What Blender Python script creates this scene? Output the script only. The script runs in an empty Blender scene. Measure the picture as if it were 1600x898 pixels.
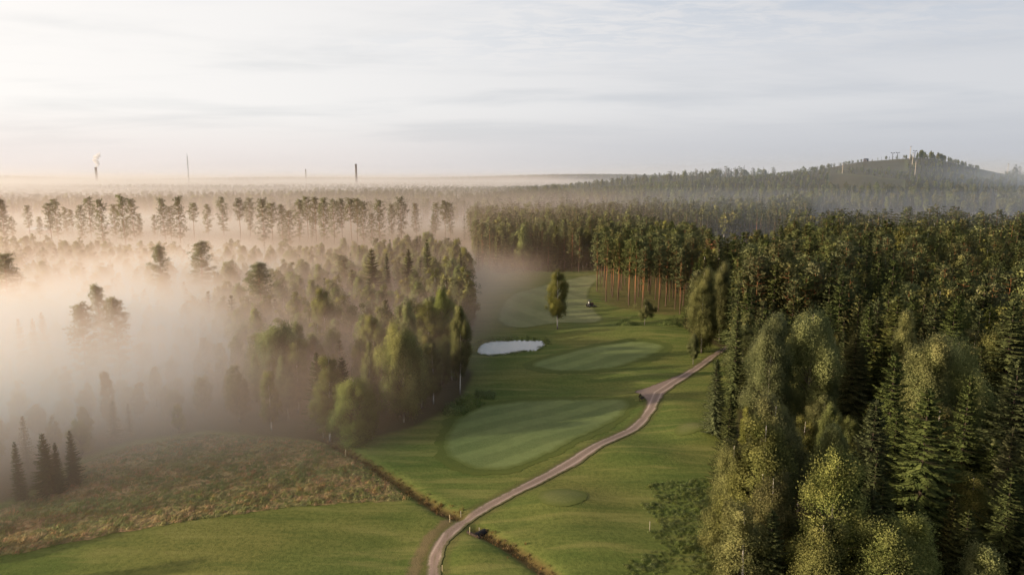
import bpy, math, random
import numpy as np
from mathutils import Vector, Matrix, geometry, noise as mnoise

random.seed(7)
RNG = np.random.default_rng(11)
S = bpy.context.scene
COL = S.collection
R = math.radians

# ------------------------------------------------------------------ camera
CAM_H = 40.0
FPX = 1067.0
PITCH = math.atan((449 - 277) / FPX)
cp, sp = math.cos(PITCH), math.sin(PITCH)
cam_d = bpy.data.cameras.new("camera")
cam_d.sensor_width = 36.0
cam_d.lens = 36.0 * FPX / 1600.0
cam_d.clip_start = 0.5
cam_d.clip_end = 60000
cam = bpy.data.objects.new("camera", cam_d)
COL.objects.link(cam)
cam.location = (0, 0, CAM_H)
cam.rotation_euler = (math.pi / 2 - PITCH, 0, 0)
S.camera = cam


def ray(px, py):
    u = (px - 800) / FPX
    v = (449 - py) / FPX
    return Vector((u, cp + v * sp, -sp + v * cp))


def gpt(px, py, z=0.0):
    """world point seen at a photo pixel, on the level z"""
    d = ray(px, py)
    t = (z - CAM_H) / d.z
    return (d.x * t, d.y * t)


def at_dist(px, py, y):
    d = ray(px, py)
    t = y / d.y
    return Vector((d.x * t, y, CAM_H + d.z * t))


def to_px(x, y, z):
    """photo pixel of a world point (planning only: which trees fall inside the view)"""
    dx, dy, dz = x, y, z - CAM_H
    depth = dy * cp - dz * sp
    up = dy * sp + dz * cp
    return 800 + FPX * dx / depth, 449 - FPX * up / depth, depth


def gpoly(pts):
    return [gpt(*p) for p in pts]


# ------------------------------------------------------------------ helpers
def link(o, parent=None):
    COL.objects.link(o)
    if parent is not None:
        o.parent = parent
    return o


def tag(o, label=None, cat=None, group=None, kind=None):
    if label:
        o["label"] = label
    if cat:
        o["category"] = cat
    if group:
        o["group"] = group
    if kind:
        o["kind"] = kind
    return o


def empty(name, loc, rz=0.0, scale=1.0):
    o = bpy.data.objects.new(name, None)
    o.empty_display_size = 0.5
    COL.objects.link(o)
    o.location = loc
    o.rotation_euler = (0, 0, rz)
    o.scale = (scale, scale, scale)
    return o


def mesh_np(name, verts, faces_list, mat=None, smooth=False, attrs=None, face_mats=None, mats=None):
    """faces_list : list of (n,k) int arrays"""
    me = bpy.data.meshes.new(name)
    verts = np.asarray(verts, dtype=np.float32)
    me.vertices.add(len(verts))
    me.vertices.foreach_set("co", verts.ravel())
    loops = np.concatenate([f.ravel() for f in faces_list]).astype(np.int32)
    tot = np.concatenate([np.full(len(f), f.shape[1], np.int32) for f in faces_list])
    start = np.concatenate([[0], np.cumsum(tot)[:-1]]).astype(np.int32)
    me.loops.add(len(loops))
    me.loops.foreach_set("vertex_index", loops)
    me.polygons.add(len(tot))
    me.polygons.foreach_set("loop_start", start)
    me.polygons.foreach_set("loop_total", tot)
    if smooth:
        me.polygons.foreach_set("use_smooth", np.ones(len(tot), bool))
    for m in (mats or ([mat] if mat else [])):
        me.materials.append(m)
    if face_mats is not None:
        me.polygons.foreach_set("material_index", np.asarray(face_mats, np.int32))
    for k, v in (attrs or {}).items():
        a = me.attributes.new(k, "FLOAT", "POINT")
        a.data.foreach_set("value", np.asarray(v, np.float32).ravel())
    me.update(calc_edges=True)
    me.validate()
    return me


def mobj(name, me, parent=None):
    return link(bpy.data.objects.new(name, me), parent)


def tube(path, radii, sides=6, cap=True):
    """numpy tube along a path"""
    path = np.asarray(path, float)
    n = len(path)
    tang = np.gradient(path, axis=0)
    tang /= np.linalg.norm(tang, axis=1)[:, None] + 1e-9
    ref = np.where(np.abs(tang[:, 2:3]) > 0.9, np.array([[1.0, 0, 0]]), np.array([[0, 0, 1.0]]))
    a = np.cross(tang, ref)
    a /= np.linalg.norm(a, axis=1)[:, None] + 1e-9
    b = np.cross(tang, a)
    th = np.linspace(0, 2 * np.pi, sides, endpoint=False)
    rr = np.asarray(radii)[:, None, None]
    v = path[:, None, :] + rr * (np.cos(th)[None, :, None] * a[:, None, :] + np.sin(th)[None, :, None] * b[:, None, :])
    v = v.reshape(-1, 3)
    f = []
    for i in range(n - 1):
        for j in range(sides):
            k = (j + 1) % sides
            f.append((i * sides + j, i * sides + k, (i + 1) * sides + k, (i + 1) * sides + j))
    return v, np.array(f, int)


class MB:
    """collects boxes, tubes and lofts into ONE mesh"""

    def __init__(s):
        s.v, s.f, s.n = [], {}, 0

    def add(s, v, f):
        v = np.asarray(v, float)
        f = np.asarray(f, int) + s.n
        s.v.append(v)
        s.f.setdefault(f.shape[1], []).append(f)
        s.n += len(v)
        return s

    def tube(s, path, radii, sides=8):
        v, f = tube(path, radii, sides)
        n0 = s.n
        s.add(v, f)
        k = len(path)
        for i in (0, k - 1):
            idx = np.arange(sides)
            c = v[i * sides:(i + 1) * sides].mean(0)
            vv = np.vstack([v[i * sides:(i + 1) * sides], c])
            s.add(vv, [(j, (j + 1) % sides, sides) for j in range(sides)])
        return s

    def box(s, c, size, rz=0.0, tilt=0.0, bevel=0.12):
        """box with chamfered vertical edges"""
        hx, hy, hz = [q / 2 for q in size]
        b = min(hx, hy) * bevel
        ring = [(-hx + b, -hy), (hx - b, -hy), (hx, -hy + b), (hx, hy - b), (hx - b, hy), (-hx + b, hy), (-hx, hy - b), (-hx, -hy + b)]
        bb = min(hz * 0.5, b)
        v = []
        for z, k in ((-hz, 0.0), (hz - bb, 0.0), (hz, bb)):
            for x, y in ring:
                v.append((x * (1 - k / hx), y * (1 - k / hy), z))
        v = np.array(v)
        if tilt:
            m = np.array(Matrix.Rotation(tilt, 3, "X"))
            v = v @ m.T
        m = np.array(Matrix.Rotation(rz, 3, "Z"))
        v = v @ m.T + np.array(c)
        f = []
        for r in range(2):
            for j in range(8):
                k = (j + 1) % 8
                f.append((r * 8 + j, r * 8 + k, r * 8 + 8 + k, r * 8 + 8 + j))
        n0 = s.n
        s.add(v, f)
        s.f.setdefault(8, []).append(np.array([[7, 6, 5, 4, 3, 2, 1, 0], [16, 17, 18, 19, 20, 21, 22, 23]]) + n0)
        return s

    def build(s, name, mat, parent=None, smooth=False):
        me = mesh_np(name, np.vstack(s.v), [np.vstack(x) for x in s.f.values()], mat, smooth)
        return mobj(name, me, parent)


# ------------------------------------------------------------------ node helper (shader and geometry fields)
class NB:
    def __init__(s, tree):
        s.t = tree
        s.geo = tree.bl_idname == "GeometryNodeTree"

    def n(s, typ, **kw):
        nd = s.t.nodes.new(typ)
        for k, v in kw.items():
            setattr(nd, k, v)
        return nd

    def put(s, sock, val):
        if isinstance(val, X):
            val = val.s
        if isinstance(val, bpy.types.NodeSocket):
            s.t.links.new(val, sock)
        elif val is not None:
            sock.default_value = val

    def math(s, op, a, b=None, c=None, clamp=False):
        nd = s.n("ShaderNodeMath", operation=op, use_clamp=clamp)
        for i, v in enumerate((a, b, c)):
            if v is not None:
                s.put(nd.inputs[i], v)
        return X(s, nd.outputs[0])

    def smooth(s, x, lo, hi, a=0.0, b=1.0):
        nd = s.n("ShaderNodeMapRange", interpolation_type="SMOOTHSTEP")
        s.put(nd.inputs["Value"], x)
        for k, v in (("From Min", lo), ("From Max", hi), ("To Min", a), ("To Max", b)):
            s.put(nd.inputs[k], v)
        return X(s, nd.outputs[0])

    def lin(s, x, lo, hi, a=0.0, b=1.0):
        nd = s.n("ShaderNodeMapRange", interpolation_type="LINEAR")
        s.put(nd.inputs["Value"], x)
        for k, v in (("From Min", lo), ("From Max", hi), ("To Min", a), ("To Max", b)):
            s.put(nd.inputs[k], v)
        return X(s, nd.outputs[0])

    def noise(s, vec, scale, detail=2.0, rough=0.5, dist=0.0):
        nd = s.n("ShaderNodeTexNoise")
        s.put(nd.inputs["Vector"], vec)
        nd.inputs["Scale"].default_value = scale
        nd.inputs["Detail"].default_value = detail
        nd.inputs["Roughness"].default_value = rough
        nd.inputs["Distortion"].default_value = dist
        return X(s, nd.outputs[0])

    def mapping(s, vec, scale=(1, 1, 1), loc=(0, 0, 0), rot=(0, 0, 0)):
        if s.geo:
            nd = s.n("ShaderNodeVectorMath", operation="MULTIPLY_ADD")
            s.put(nd.inputs[0], vec)
            nd.inputs[1].default_value = scale
            nd.inputs[2].default_value = loc
            return nd.outputs[0]
        nd = s.n("ShaderNodeMapping")
        s.put(nd.inputs["Vector"], vec)
        nd.inputs["Scale"].default_value = scale
        nd.inputs["Location"].default_value = loc
        nd.inputs["Rotation"].default_value = rot
        return nd.outputs[0]

    def vec(s, x, y, z):
        nd = s.n("ShaderNodeCombineXYZ")
        for i, v in enumerate((x, y, z)):
            s.put(nd.inputs[i], v)
        return nd.outputs[0]

    def sep(s, v):
        nd = s.n("ShaderNodeSeparateXYZ")
        s.put(nd.inputs[0], v)
        return [X(s, o) for o in nd.outputs]

    def mix(s, f, a, b, mode="MIX"):
        nd = s.n("ShaderNodeMix", data_type="RGBA", blend_type=mode, clamp_factor=True)
        s.put(nd.inputs[0], f)
        for i, v in ((6, a), (7, b)):
            if isinstance(v, (tuple, list)) and len(v) == 3:
                v = (*v, 1)
            s.put(nd.inputs[i], v)
        return nd.outputs[2]

    def attr(s, name):
        nd = s.n("ShaderNodeAttribute", attribute_name=name)
        return X(s, nd.outputs["Fac"])


class X:
    def __init__(s, nb, sock):
        s.nb, s.s = nb, sock

    def __add__(s, o): return s.nb.math("ADD", s, o)
    def __radd__(s, o): return s.nb.math("ADD", o, s)
    def __sub__(s, o): return s.nb.math("SUBTRACT", s, o)
    def __rsub__(s, o): return s.nb.math("SUBTRACT", o, s)
    def __mul__(s, o): return s.nb.math("MULTIPLY", s, o)
    def __rmul__(s, o): return s.nb.math("MULTIPLY", o, s)
    def __truediv__(s, o): return s.nb.math("DIVIDE", s, o)
    def exp(s): return s.nb.math("EXPONENT", s)
    def max(s, o): return s.nb.math("MAXIMUM", s, o)
    def min(s, o): return s.nb.math("MINIMUM", s, o)


def new_mat(name):
    m = bpy.data.materials.new(name)
    m.use_nodes = True
    m.node_tree.nodes.clear()
    nb = NB(m.node_tree)
    out = nb.n("ShaderNodeOutputMaterial")
    return m, nb, out


def surf(nb, out, color, rough=0.9, bump=None, bstr=0.4, bdist=0.1, spec=0.2, transl=0.0, tcol=None, metal=0.0):
    if bump is not None:
        bn = nb.n("ShaderNodeBump")
        bn.inputs["Strength"].default_value = bstr
        bn.inputs["Distance"].default_value = bdist
        nb.put(bn.inputs["Height"], bump)
    p = nb.n("ShaderNodeBsdfPrincipled")
    if isinstance(color, tuple) and len(color) == 3:
        color = (*color, 1)
    nb.put(p.inputs["Base Color"], color)
    p.inputs["Roughness"].default_value = rough
    p.inputs["Specular IOR Level"].default_value = spec
    p.inputs["Metallic"].default_value = metal
    if bump is not None:
        nb.put(p.inputs["Normal"], bn.outputs[0])
    nb.put(out.inputs["Surface"], p.outputs[0])
    return p


def plain(name, color, rough=0.6, metal=0.0, var=0.25, scale=3.0, spec=0.3):
    m, nb, out = new_mat(name)
    tc = nb.n("ShaderNodeTexCoord")
    n = nb.noise(tc.outputs["Object"], scale, 4)
    c = nb.mix(n, tuple(q * (1 - var) for q in color), tuple(min(1, q * (1 + var)) for q in color))
    surf(nb, out, c, rough, n, 0.15, 0.02, spec, metal=metal)
    return m


# ------------------------------------------------------------------ terrain
HILL_Y = 860.0
_hp = [(760, 300, 0), (880, 300, 8), (1000, 296, 20), (1100, 287, 24), (1200, 276, 30), (1260, 267, 0), (1330, 254, 0), (1380, 251, 0),
       (1425, 248.5, 0), (1468, 255, 0), (1520, 266, 0), (1560, 274, 0), (1600, 284, 0), (1700, 294, 0), (1850, 303, 0)]
_hx = [-400] + [(p[0] - 800) / FPX * HILL_Y * 1.01 for p in _hp] + [1400]
_hz = [0] + [CAM_H + (277 - p[1]) / FPX * HILL_Y * 1.01 for p in _hp] + [0]
_hz[1] = 3.0
_hz[2] = 12.0


def ridge_profile(x):
    return np.interp(x, _hx, _hz)


GREENS = {
    "lower": [(735, 640), (780, 627), (860, 620.5), (940, 620), (978, 622), (985, 630), (975, 645), (945, 665), (900, 690), (850, 715), (790, 735), (740, 735), (700, 717), (690, 697), (705, 665)],
    "upper": [(824, 568), (850, 580), (925, 580), (975, 573), (1013, 560), (1038, 545), (1035, 538), (1000, 534), (963, 536), (913, 548), (863, 560)],
}
POND = [(744, 551), (747, 537), (765, 530), (800, 528.5), (848, 529), (854, 536), (838, 546), (810, 548), (790, 552), (765, 554)]
MOUNDS = []   # x, y, rx, ry, height
for px, py, rx, ry, h in ((905, 690, 16, 9, .5), (930, 557, 16, 10, .9), (878, 790, 7, 5, 1.0), (905, 850, 9, 6, .8), (1000, 715, 9, 6, .8),
                          (1060, 640, 8, 7, .9), (1090, 675, 7, 5, 1.1), (850, 470, 25, 18, 1.0), (1010, 520, 12, 9, 1.0), (930, 520, 14, 8, .8),
                          (640, 860, 12, 8, -.5), (735, 868, 5, 4, .9), (880, 600, 22, 6, -.5), (800, 590, 14, 8, .6), (1000, 590, 10, 7, .5)):
    x, y = gpt(px, py)
    MOUNDS.append((x, y, rx, ry, h))
_px, _py = gpt(798, 541)
POND_G = gpoly(POND)
DITCHES = [[gpt(*p) for p in ((505, 683), (535, 702), (590, 733), (645, 768), (690, 795), (716, 804))],
           [gpt(*p) for p in ((748, 826), (775, 845), (812, 868), (850, 892), (880, 915))]]


def seg_dist(x, y, line):
    d = np.full(np.shape(x), 1e9)
    for (ax, ay), (bx, by) in zip(line[:-1], line[1:]):
        vx, vy = bx - ax, by - ay
        t = np.clip(((x - ax) * vx + (y - ay) * vy) / (vx * vx + vy * vy), 0, 1)
        d = np.minimum(d, np.hypot(x - ax - t * vx, y - ay - t * vy))
    return d


def height(x, y):
    x = np.asarray(x, float)
    y = np.asarray(y, float)
    dist = np.hypot(x, y)
    z = 0.22 * np.sin(x / 9.3 + 0.8 * np.sin(y / 17.0)) * np.sin(y / 11.7 + 1.3) + 0.25 * np.sin(x / 23.0 + y / 31.0)
    z = z * np.clip((380 - dist) / 150, 0, 1)
    for mx, my, rx, ry, h in MOUNDS:
        q = ((x - mx) / rx) ** 2 + ((y - my) / ry) ** 2
        z = z + h * np.exp(-q * 1.6)
    for dl in DITCHES:
        z = z - 0.6 * np.exp(-(seg_dist(x, y, dl) / 1.0) ** 2)
    near = (np.abs(x - _px) < 40) & (np.abs(y - _py) < 40)
    if np.any(near):
        d = np.where(near, seg_dist(x, y, POND_G + POND_G[:1]), 99.0)
        ins = in_poly(x, y, POND_G)
        d = np.where(ins & near, -d, d)
        wgt = np.exp(-(np.maximum(d, 0) / 7.0) ** 2)
        t = np.clip(-d / 3.0, -.35, 1)
        z = z * (1 - wgt) + wgt * (-.30 - .9 * t)
    # the ski hill
    dy = y - HILL_Y
    prof = np.where(dy < 0, np.exp(-(dy / 235.0) ** 2), np.exp(-(dy / 520.0) ** 2))
    hb = ridge_profile(x * HILL_Y / np.clip(y, 420, 1500)) * prof
    hb = hb * (1 + 0.03 * np.sin(x / 41.0 + y / 57.0) * np.clip(-dy / 60, 0, 1))
    z = z + hb
    # low far ridges
    far = np.clip((y - 3300) / 1300, 0, 1)
    far = far * far * (3 - 2 * far)
    z = z + far * (24 + 12 * np.sin(x / 900.0 + 1.0) + 8 * np.sin(x / 370.0)) * np.clip((9500 - y) / 3000, 0, 1)
    return z


def hz(x, y):
    return float(height(x, y))


def in_poly(x, y, poly):
    x = np.asarray(x, float)
    y = np.asarray(y, float)
    inside = np.zeros(x.shape, bool)
    n = len(poly)
    for i in range(n):
        x1, y1 = poly[i]
        x2, y2 = poly[(i + 1) % n]
        c = ((y1 > y) != (y2 > y)) & (x < (x2 - x1) * (y - y1) / (y2 - y1 + 1e-12) + x1)
        inside ^= c
    return inside


# ------------------------------------------------------------------ zones (ground plan)
RIGHT_EDGE = gpoly([(1068, 512), (1080, 524), (1135, 548), (1150, 575), (1150, 640), (1142, 700), (1150, 745), (1185, 790), (1150, 840), (1120, 898)])
RIGHT = RIGHT_EDGE + [(16, 40), (16, 30), (600, 30), (900, 700), (420, 900), (130, 330), gpt(1115, 455), gpt(1075, 480)]
LEFT = gpoly([(736, 440), (728, 470), (743, 500), (736, 530), (720, 556), (740, 585), (722, 618), (690, 648), (640, 672), (560, 690), (480, 690), (330, 672), (200, 690), (110, 720), (40, 770), (-60, 800), (-400, 880)]) + [(-400, 90), (-700, 700), (-260, 370), gpt(560, 415), gpt(700, 418)]
GROVE = gpoly([(938, 478), (1000, 490), (1060, 498), (1095, 470), (1110, 440), (1090, 425), (935, 428), (930, 455)])
BACK = [gpt(740, 424), gpt(790, 428), gpt(850, 424), gpt(905, 425), gpt(940, 422), gpt(1000, 424), gpt(1110, 440)]
MEADOW = gpoly([(-140, 894), (0, 868), (100, 850), (200, 832), (300, 818), (370, 808), (440, 798), (510, 790), (580, 784), (643, 782), (625, 768), (590, 742), (560, 722), (525, 702), (480, 692), (330, 680), (200, 700), (110, 730), (40, 780), (-60, 810), (-240, 870)])
UNDER = gpoly([(1000, 760), (1030, 748), (1080, 742), (1140, 738), (1190, 760), (1190, 830), (1150, 905), (1100, 915), (930, 912), (960, 893), (1000, 875), (1014, 850), (1012, 820), (1003, 795)])
PATH = [(661, 925), (664, 898), (668, 870), (675, 848), (692, 827), (727, 802), (762, 783), (800, 764), (850, 738), (901, 711), (957, 680), (980, 667), (1003, 645.5), (1011, 632), (1009, 623), (1001, 615), (988, 609),
        (1018, 602), (1038, 595), (1063, 584.5), (1088, 569.5), (1111, 553), (1135, 540), (1160, 530), (1164, 533), (1140, 545), (1117, 559), (1096, 575), (1071, 592.5), (1051, 605), (1039, 615), (1032, 629),
        (1024, 645.5), (1003, 667), (962, 693.5), (899, 730.5), (850, 755), (800, 781.5), (755, 803), (715, 828), (699, 848), (692, 870), (690, 898), (689, 925)]
FAIRWAY = [(778, 508), (776, 487), (795, 466), (835, 450), (880, 438), (925, 428), (945, 429), (924, 447), (917, 463), (925, 482), (948, 500), (920, 506), (880, 503), (850, 508), (810, 514)]
TEES = [[(834, 784), (845, 772), (878, 767.5), (912, 772), (919, 784), (905, 797), (880, 804), (850, 800)],
        [(1050, 676), (1060, 667), (1098, 663), (1106, 672), (1092, 683), (1060, 684)]]

# ------------------------------------------------------------------ ground sheet
LITE = False


def build_ground():
    rr = [18.0]
    while rr[-1] < 420:
        rr.append(rr[-1] * 1.0085 + 0.02)
    while rr[-1] < 1500:
        rr.append(rr[-1] * 1.014)
    while rr[-1] < 40000:
        rr.append(rr[-1] * 1.05)
    rr = np.array(rr)
    th = np.concatenate([np.linspace(-180, -54, 26)[:-1], np.linspace(-54, 54, 300), np.linspace(54, 180, 26)[1:-1]])
    T = np.radians(th)
    X_ = rr[:, None] * np.sin(T)[None, :]
    Y_ = rr[:, None] * np.cos(T)[None, :]
    Z_ = height(X_, Y_)
    n, m = X_.shape
    v = np.stack([X_, Y_, Z_], -1).reshape(-1, 3)
    v = np.vstack([v, [[0, 0, 0]]])
    i = np.arange(n - 1)[:, None] * m
    j = np.arange(m)[None, :]
    k = (np.arange(m) + 1) % m
    f = np.stack([i + j, i + m + j, i + m + k[None, :], i + k[None, :]], -1).reshape(-1, 4)
    f = f[:, ::-1]
    tri = np.stack([np.full(m, n * m), k, np.arange(m)], -1)[:, ::-1]
    x, y = v[:, 0], v[:, 1]
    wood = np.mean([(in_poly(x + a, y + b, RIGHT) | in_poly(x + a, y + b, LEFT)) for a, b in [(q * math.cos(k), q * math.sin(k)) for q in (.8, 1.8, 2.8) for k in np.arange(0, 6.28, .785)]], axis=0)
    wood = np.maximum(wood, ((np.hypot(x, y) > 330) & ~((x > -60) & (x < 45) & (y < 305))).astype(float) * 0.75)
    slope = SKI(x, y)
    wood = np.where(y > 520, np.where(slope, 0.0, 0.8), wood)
    grove = np.mean([in_poly(x + a, y + b, GROVE) for a, b in [(q * math.cos(k), q * math.sin(k)) for q in (1.5, 4) for k in np.arange(0, 6.28, .785)]], axis=0)
    dd = np.minimum(seg_dist(x, y, DITCHES[0]), seg_dist(x, y, DITCHES[1]))
    ditch = np.exp(-(dd / 1.3) ** 2)
    wx, wy = gpt(655, 868)
    wx2, wy2 = gpt(668, 838)
    worn = np.exp(-(seg_dist(x, y, [gpt(640, 912), (wx, wy), (wx2, wy2), gpt(700, 812)]) / 1.0) ** 2)
    pathd = seg_dist(x, y, [gpt(*p) for p in ((676, 920), (680, 870), (703, 828), (741, 802), (800, 772), (900, 720), (990, 668), (1018, 640), (1025, 612), (1065, 590), (1114, 556), (1160, 532))])
    verge = np.exp(-(np.maximum(pathd - 1.2, 0) / 0.7) ** 2)
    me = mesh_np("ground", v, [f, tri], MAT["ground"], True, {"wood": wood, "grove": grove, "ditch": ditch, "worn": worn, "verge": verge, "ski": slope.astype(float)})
    o = mobj("ground", me)
    tag(o, kind="structure")
    return o


def SKI(x, y):
    """open grass slopes of the hill"""
    px = 800 + FPX * x / np.maximum(y, 1)
    zr = np.clip(height(x, y), 0, 100)
    up = 277 - (zr - CAM_H) / np.maximum(y, 1) * FPX
    near = (y > HILL_Y - 330) & (y < HILL_Y + 120)
    a = (px > 1290) & (px < 1408) & (zr > 29) & ~((np.sin(x / 19.0 + y / 40) + np.sin(y / 27.0 + x / 60.0)) > .55)
    b = (px > 1325) & (px < 1540) & (np.abs(y - HILL_Y) < 22)
    c = (px > 1520) & (px < 1560) & (zr > 40)
    return near & (a | b | c)


PATH_C = [gpt(*p) for p in ((676, 925), (680, 870), (703, 828), (741, 802), (800, 772), (900, 720), (990, 668), (1018, 640), (1028, 612), (1065, 590), (1114, 556), (1160, 532))]


def sheet(name, pts, mat, dz=0.05, step=1.0, jitter=0.12, world=False, smooth_n=2):
    """polygon draped on the terrain as its own sheet"""
    P = list(pts) if world else gpoly(pts)
    for _ in range(smooth_n):  # corner cutting
        q = []
        for a, b in zip(P, P[1:] + P[:1]):
            q.append((a[0] * .75 + b[0] * .25, a[1] * .75 + b[1] * .25))
            q.append((a[0] * .25 + b[0] * .75, a[1] * .25 + b[1] * .75))
        P = q
    out = []
    for a, b in zip(P, P[1:] + P[:1]):
        L = math.hypot(b[0] - a[0], b[1] - a[1])
        k = max(1, int(L / (step * .35)))
        for i in range(k):
            t = i / k
            x, y = a[0] + (b[0] - a[0]) * t, a[1] + (b[1] - a[1]) * t
            w = mnoise.noise(Vector((x * 1.9, y * 1.9, 3.1))) * jitter + mnoise.noise(Vector((x * .4, y * .4, 7.7))) * jitter * 1.5
            dx, dy = b[0] - a[0], b[1] - a[1]
            out.append((x + w * dy / (L + 1e-6), y - w * dx / (L + 1e-6)))
    xs = [p[0] for p in out]
    ys = [p[1] for p in out]
    g = np.stack(np.meshgrid(np.arange(min(xs), max(xs), step), np.arange(min(ys), max(ys), step)), -1).reshape(-1, 2)
    ins = g[in_poly(g[:, 0], g[:, 1], out)]
    vin = [Vector(p) for p in out] + [Vector((float(a), float(b))) for a, b in ins]
    ne = len(out)
    r = geometry.delaunay_2d_cdt(vin, [], [list(range(ne))], 1, 1e-5)
    vv = np.array([(p.x, p.y) for p in r[0]])
    ff = np.array([f for f in r[2] if len(f) == 3], int)
    z = height(vv[:, 0], vv[:, 1]) + dz
    bd = seg_dist(vv[:, 0], vv[:, 1], out + out[:1])
    at = {"rim": bd}
    if name == "path":
        at["off"] = seg_dist(vv[:, 0], vv[:, 1], PATH_C)
    me = mesh_np(name, np.column_stack([vv, z]), [ff], mat, True, at)
    if me.polygons[0].normal.z < 0:
        me.flip_normals()
    o = mobj(name, me)
    tag(o, kind="structure")
    return o


# ------------------------------------------------------------------ materials
MAT = {}


def make_materials():
    # ---- ground
    m, nb, out = new_mat("turf")
    g = nb.n("ShaderNodeNewGeometry")
    P = g.outputs["Position"]
    big = nb.noise(P, 0.035, 3)
    mid = nb.noise(nb.mapping(P, (0.10, 0.28, 0.1), rot=(0, 0, 0.25)), 1.0, 4, 0.6)
    fine = nb.noise(P, 2.2, 5, 0.65)
    grain = nb.noise(P, 7.0, 3, 0.7)
    c = nb.mix(nb.smooth(mid, .3, .7), (.100, .145, .034), (.150, .188, .048))
    c = nb.mix(nb.smooth(big, .40, .66), c, (.190, .195, .055))
    c = nb.mix(nb.smooth(fine, .30, .62), nb.mix(0.5, c, (.045, .066, .014)), c)
    c = nb.mix(nb.smooth(grain, .50, .8) * 0.45, c, (.150, .150, .045))
    streak = nb.noise(nb.mapping(P, (.07, .45, .1), rot=(0, 0, -.35)), 1.0, 5, .6)
    c = nb.mix(nb.smooth(streak, .48, .68) * .6, c, (.250, .245, .080))
    c = nb.mix(nb.smooth(streak, .30, .46, 1.0, 0.0) * .5, c, (.060, .100, .024))
    soil = nb.noise(P, 0.7, 4, 0.6)
    c = nb.mix(nb.smooth(soil + big * 0.6, 1.0, 1.12) * 0.5, c, (.120, .085, .040))
    ditch = nb.mix(fine, (.10, .060, .026), (.20, .125, .055))
    c = nb.mix(nb.smooth(nb.attr("ditch") + fine * .5, .55, 1.25) * 0.75, c, ditch)
    c = nb.mix(nb.smooth(nb.attr("worn") + fine * 0.9 + soil * .6 - .3, 0.75, 1.35) * .7, c, (.20, .140, .085))
    c = nb.mix(nb.smooth(nb.attr("verge") + fine * 0.6, 0.6, 1.4) * .55, c, (.10, .088, .036))
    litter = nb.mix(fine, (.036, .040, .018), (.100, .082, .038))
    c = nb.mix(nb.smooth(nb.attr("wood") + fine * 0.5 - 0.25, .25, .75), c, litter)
    c = nb.mix(nb.smooth(nb.attr("grove") * 0.6 + soil * 0.8 - 0.4, .3, .6) * .5, c, (.13, .085, .045))
    hillc = nb.mix(nb.noise(P, .02, 4), (.045, .052, .022), (.095, .080, .042))
    c = nb.mix(nb.attr("ski"), c, hillc)
    h = fine * 0.6 + grain * 0.4
    surf(nb, out, c, 0.95, h, 0.7, 0.16, 0.1)
    MAT["ground"] = m

    def grassy(name, a, b, stripe=None, fine_s=3.0, bump=0.25):
        m, nb, out = new_mat(name)
        g = nb.n("ShaderNodeNewGeometry")
        P = g.outputs["Position"]
        f1 = nb.noise(P, fine_s, 5, 0.65)
        f2 = nb.noise(P, 0.12, 3)
        c = nb.mix(nb.smooth(f2, .3, .7), a, b)
        c = nb.mix(nb.smooth(f1, .3, .65), nb.mix(.35, c, (.03, .05, .012)), c)
        if stripe:
            ang, width, amt = stripe
            x, y, z = nb.sep(nb.mapping(P, rot=(0, 0, ang)))
            w = nb.math("SINE", (x + (nb.noise(P, .2, 1) * 1.2)) * (math.pi / width))
            c = nb.mix(nb.smooth(w, -.5, .5) * amt, c, tuple(min(1, q * 1.5) for q in b))
        f3 = nb.noise(P, .55, 4, .6)
        c = nb.mix(nb.smooth(f3, .35, .7) * .35, c, tuple(q * .72 for q in a))
        f4 = nb.noise(P, .9, 5, .7)
        c = nb.mix(nb.smooth(f4, .62, .8) * .4, c, (.22, .20, .10))
        c = nb.mix(nb.smooth(nb.attr('rim') - f3 * .8, -.3, .9, 1.0, 0.0) * .7, c, (.105, .130, .028))
        surf(nb, out, c, 0.9, f1, bump, 0.06, 0.15)
        return m
    MAT["green"] = grassy("green_turf", (.160, .208, .072), (.185, .225, .082), (0.9, 2.6, .30), 5.0, .12)
    MAT["tee"] = grassy("tee_turf", (.150, .175, .055), (.180, .190, .068), None, 5.0, .12)
    MAT["collar"] = grassy("collar_turf", (.100, .130, .030), (.120, .145, .034), None, 4.0, .2)
    MAT["fairway"] = grassy("fairway_turf", (.215, .235, .100), (.250, .260, .120), (-0.5, 5.5, .20), 4.0, .15)

    m, nb, out = new_mat("meadow_soil")
    g = nb.n("ShaderNodeNewGeometry")
    P = g.outputs["Position"]
    n1 = nb.noise(nb.mapping(P, (.10, .22, .1), rot=(0, 0, .5)), 1, 4)
    n2 = nb.noise(P, 1.6, 5, .65)
    c = nb.mix(nb.smooth(n1, .35, .65), (.220, .215, .080), (.440, .290, .150))
    c = nb.mix(nb.smooth(n2, .3, .6), (.105, .110, .042), c)
    surf(nb, out, c, .95, n2, .8, .25, .1)
    MAT["meadow"] = m

    m, nb, out = new_mat("gravel")
    g = nb.n("ShaderNodeNewGeometry")
    P = g.outputs["Position"]
    n1 = nb.noise(P, .5, 4)
    n2 = nb.noise(P, 9, 4, .7)
    n3 = nb.noise(P, 40, 2, .7)
    c = nb.mix(n1, (.235, .178, .150), (.340, .265, .225))
    c = nb.mix(nb.smooth(n2, .35, .7) * .6, c, (.155, .115, .098))
    c = nb.mix(nb.smooth(n3, .55, .75) * .5, c, (.40, .34, .30))
    off = nb.attr("off")
    tr = nb.math("ABSOLUTE", off - .62)
    c = nb.mix(nb.smooth(tr + n2 * .25, .10, .42, 1.0, 0.0) * .75, c, (.46, .375, .325))
    c = nb.mix(nb.smooth(off + n2 * .3, .12, .40, 1.0, 0.0) * .6, c, (.135, .125, .065))
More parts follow.
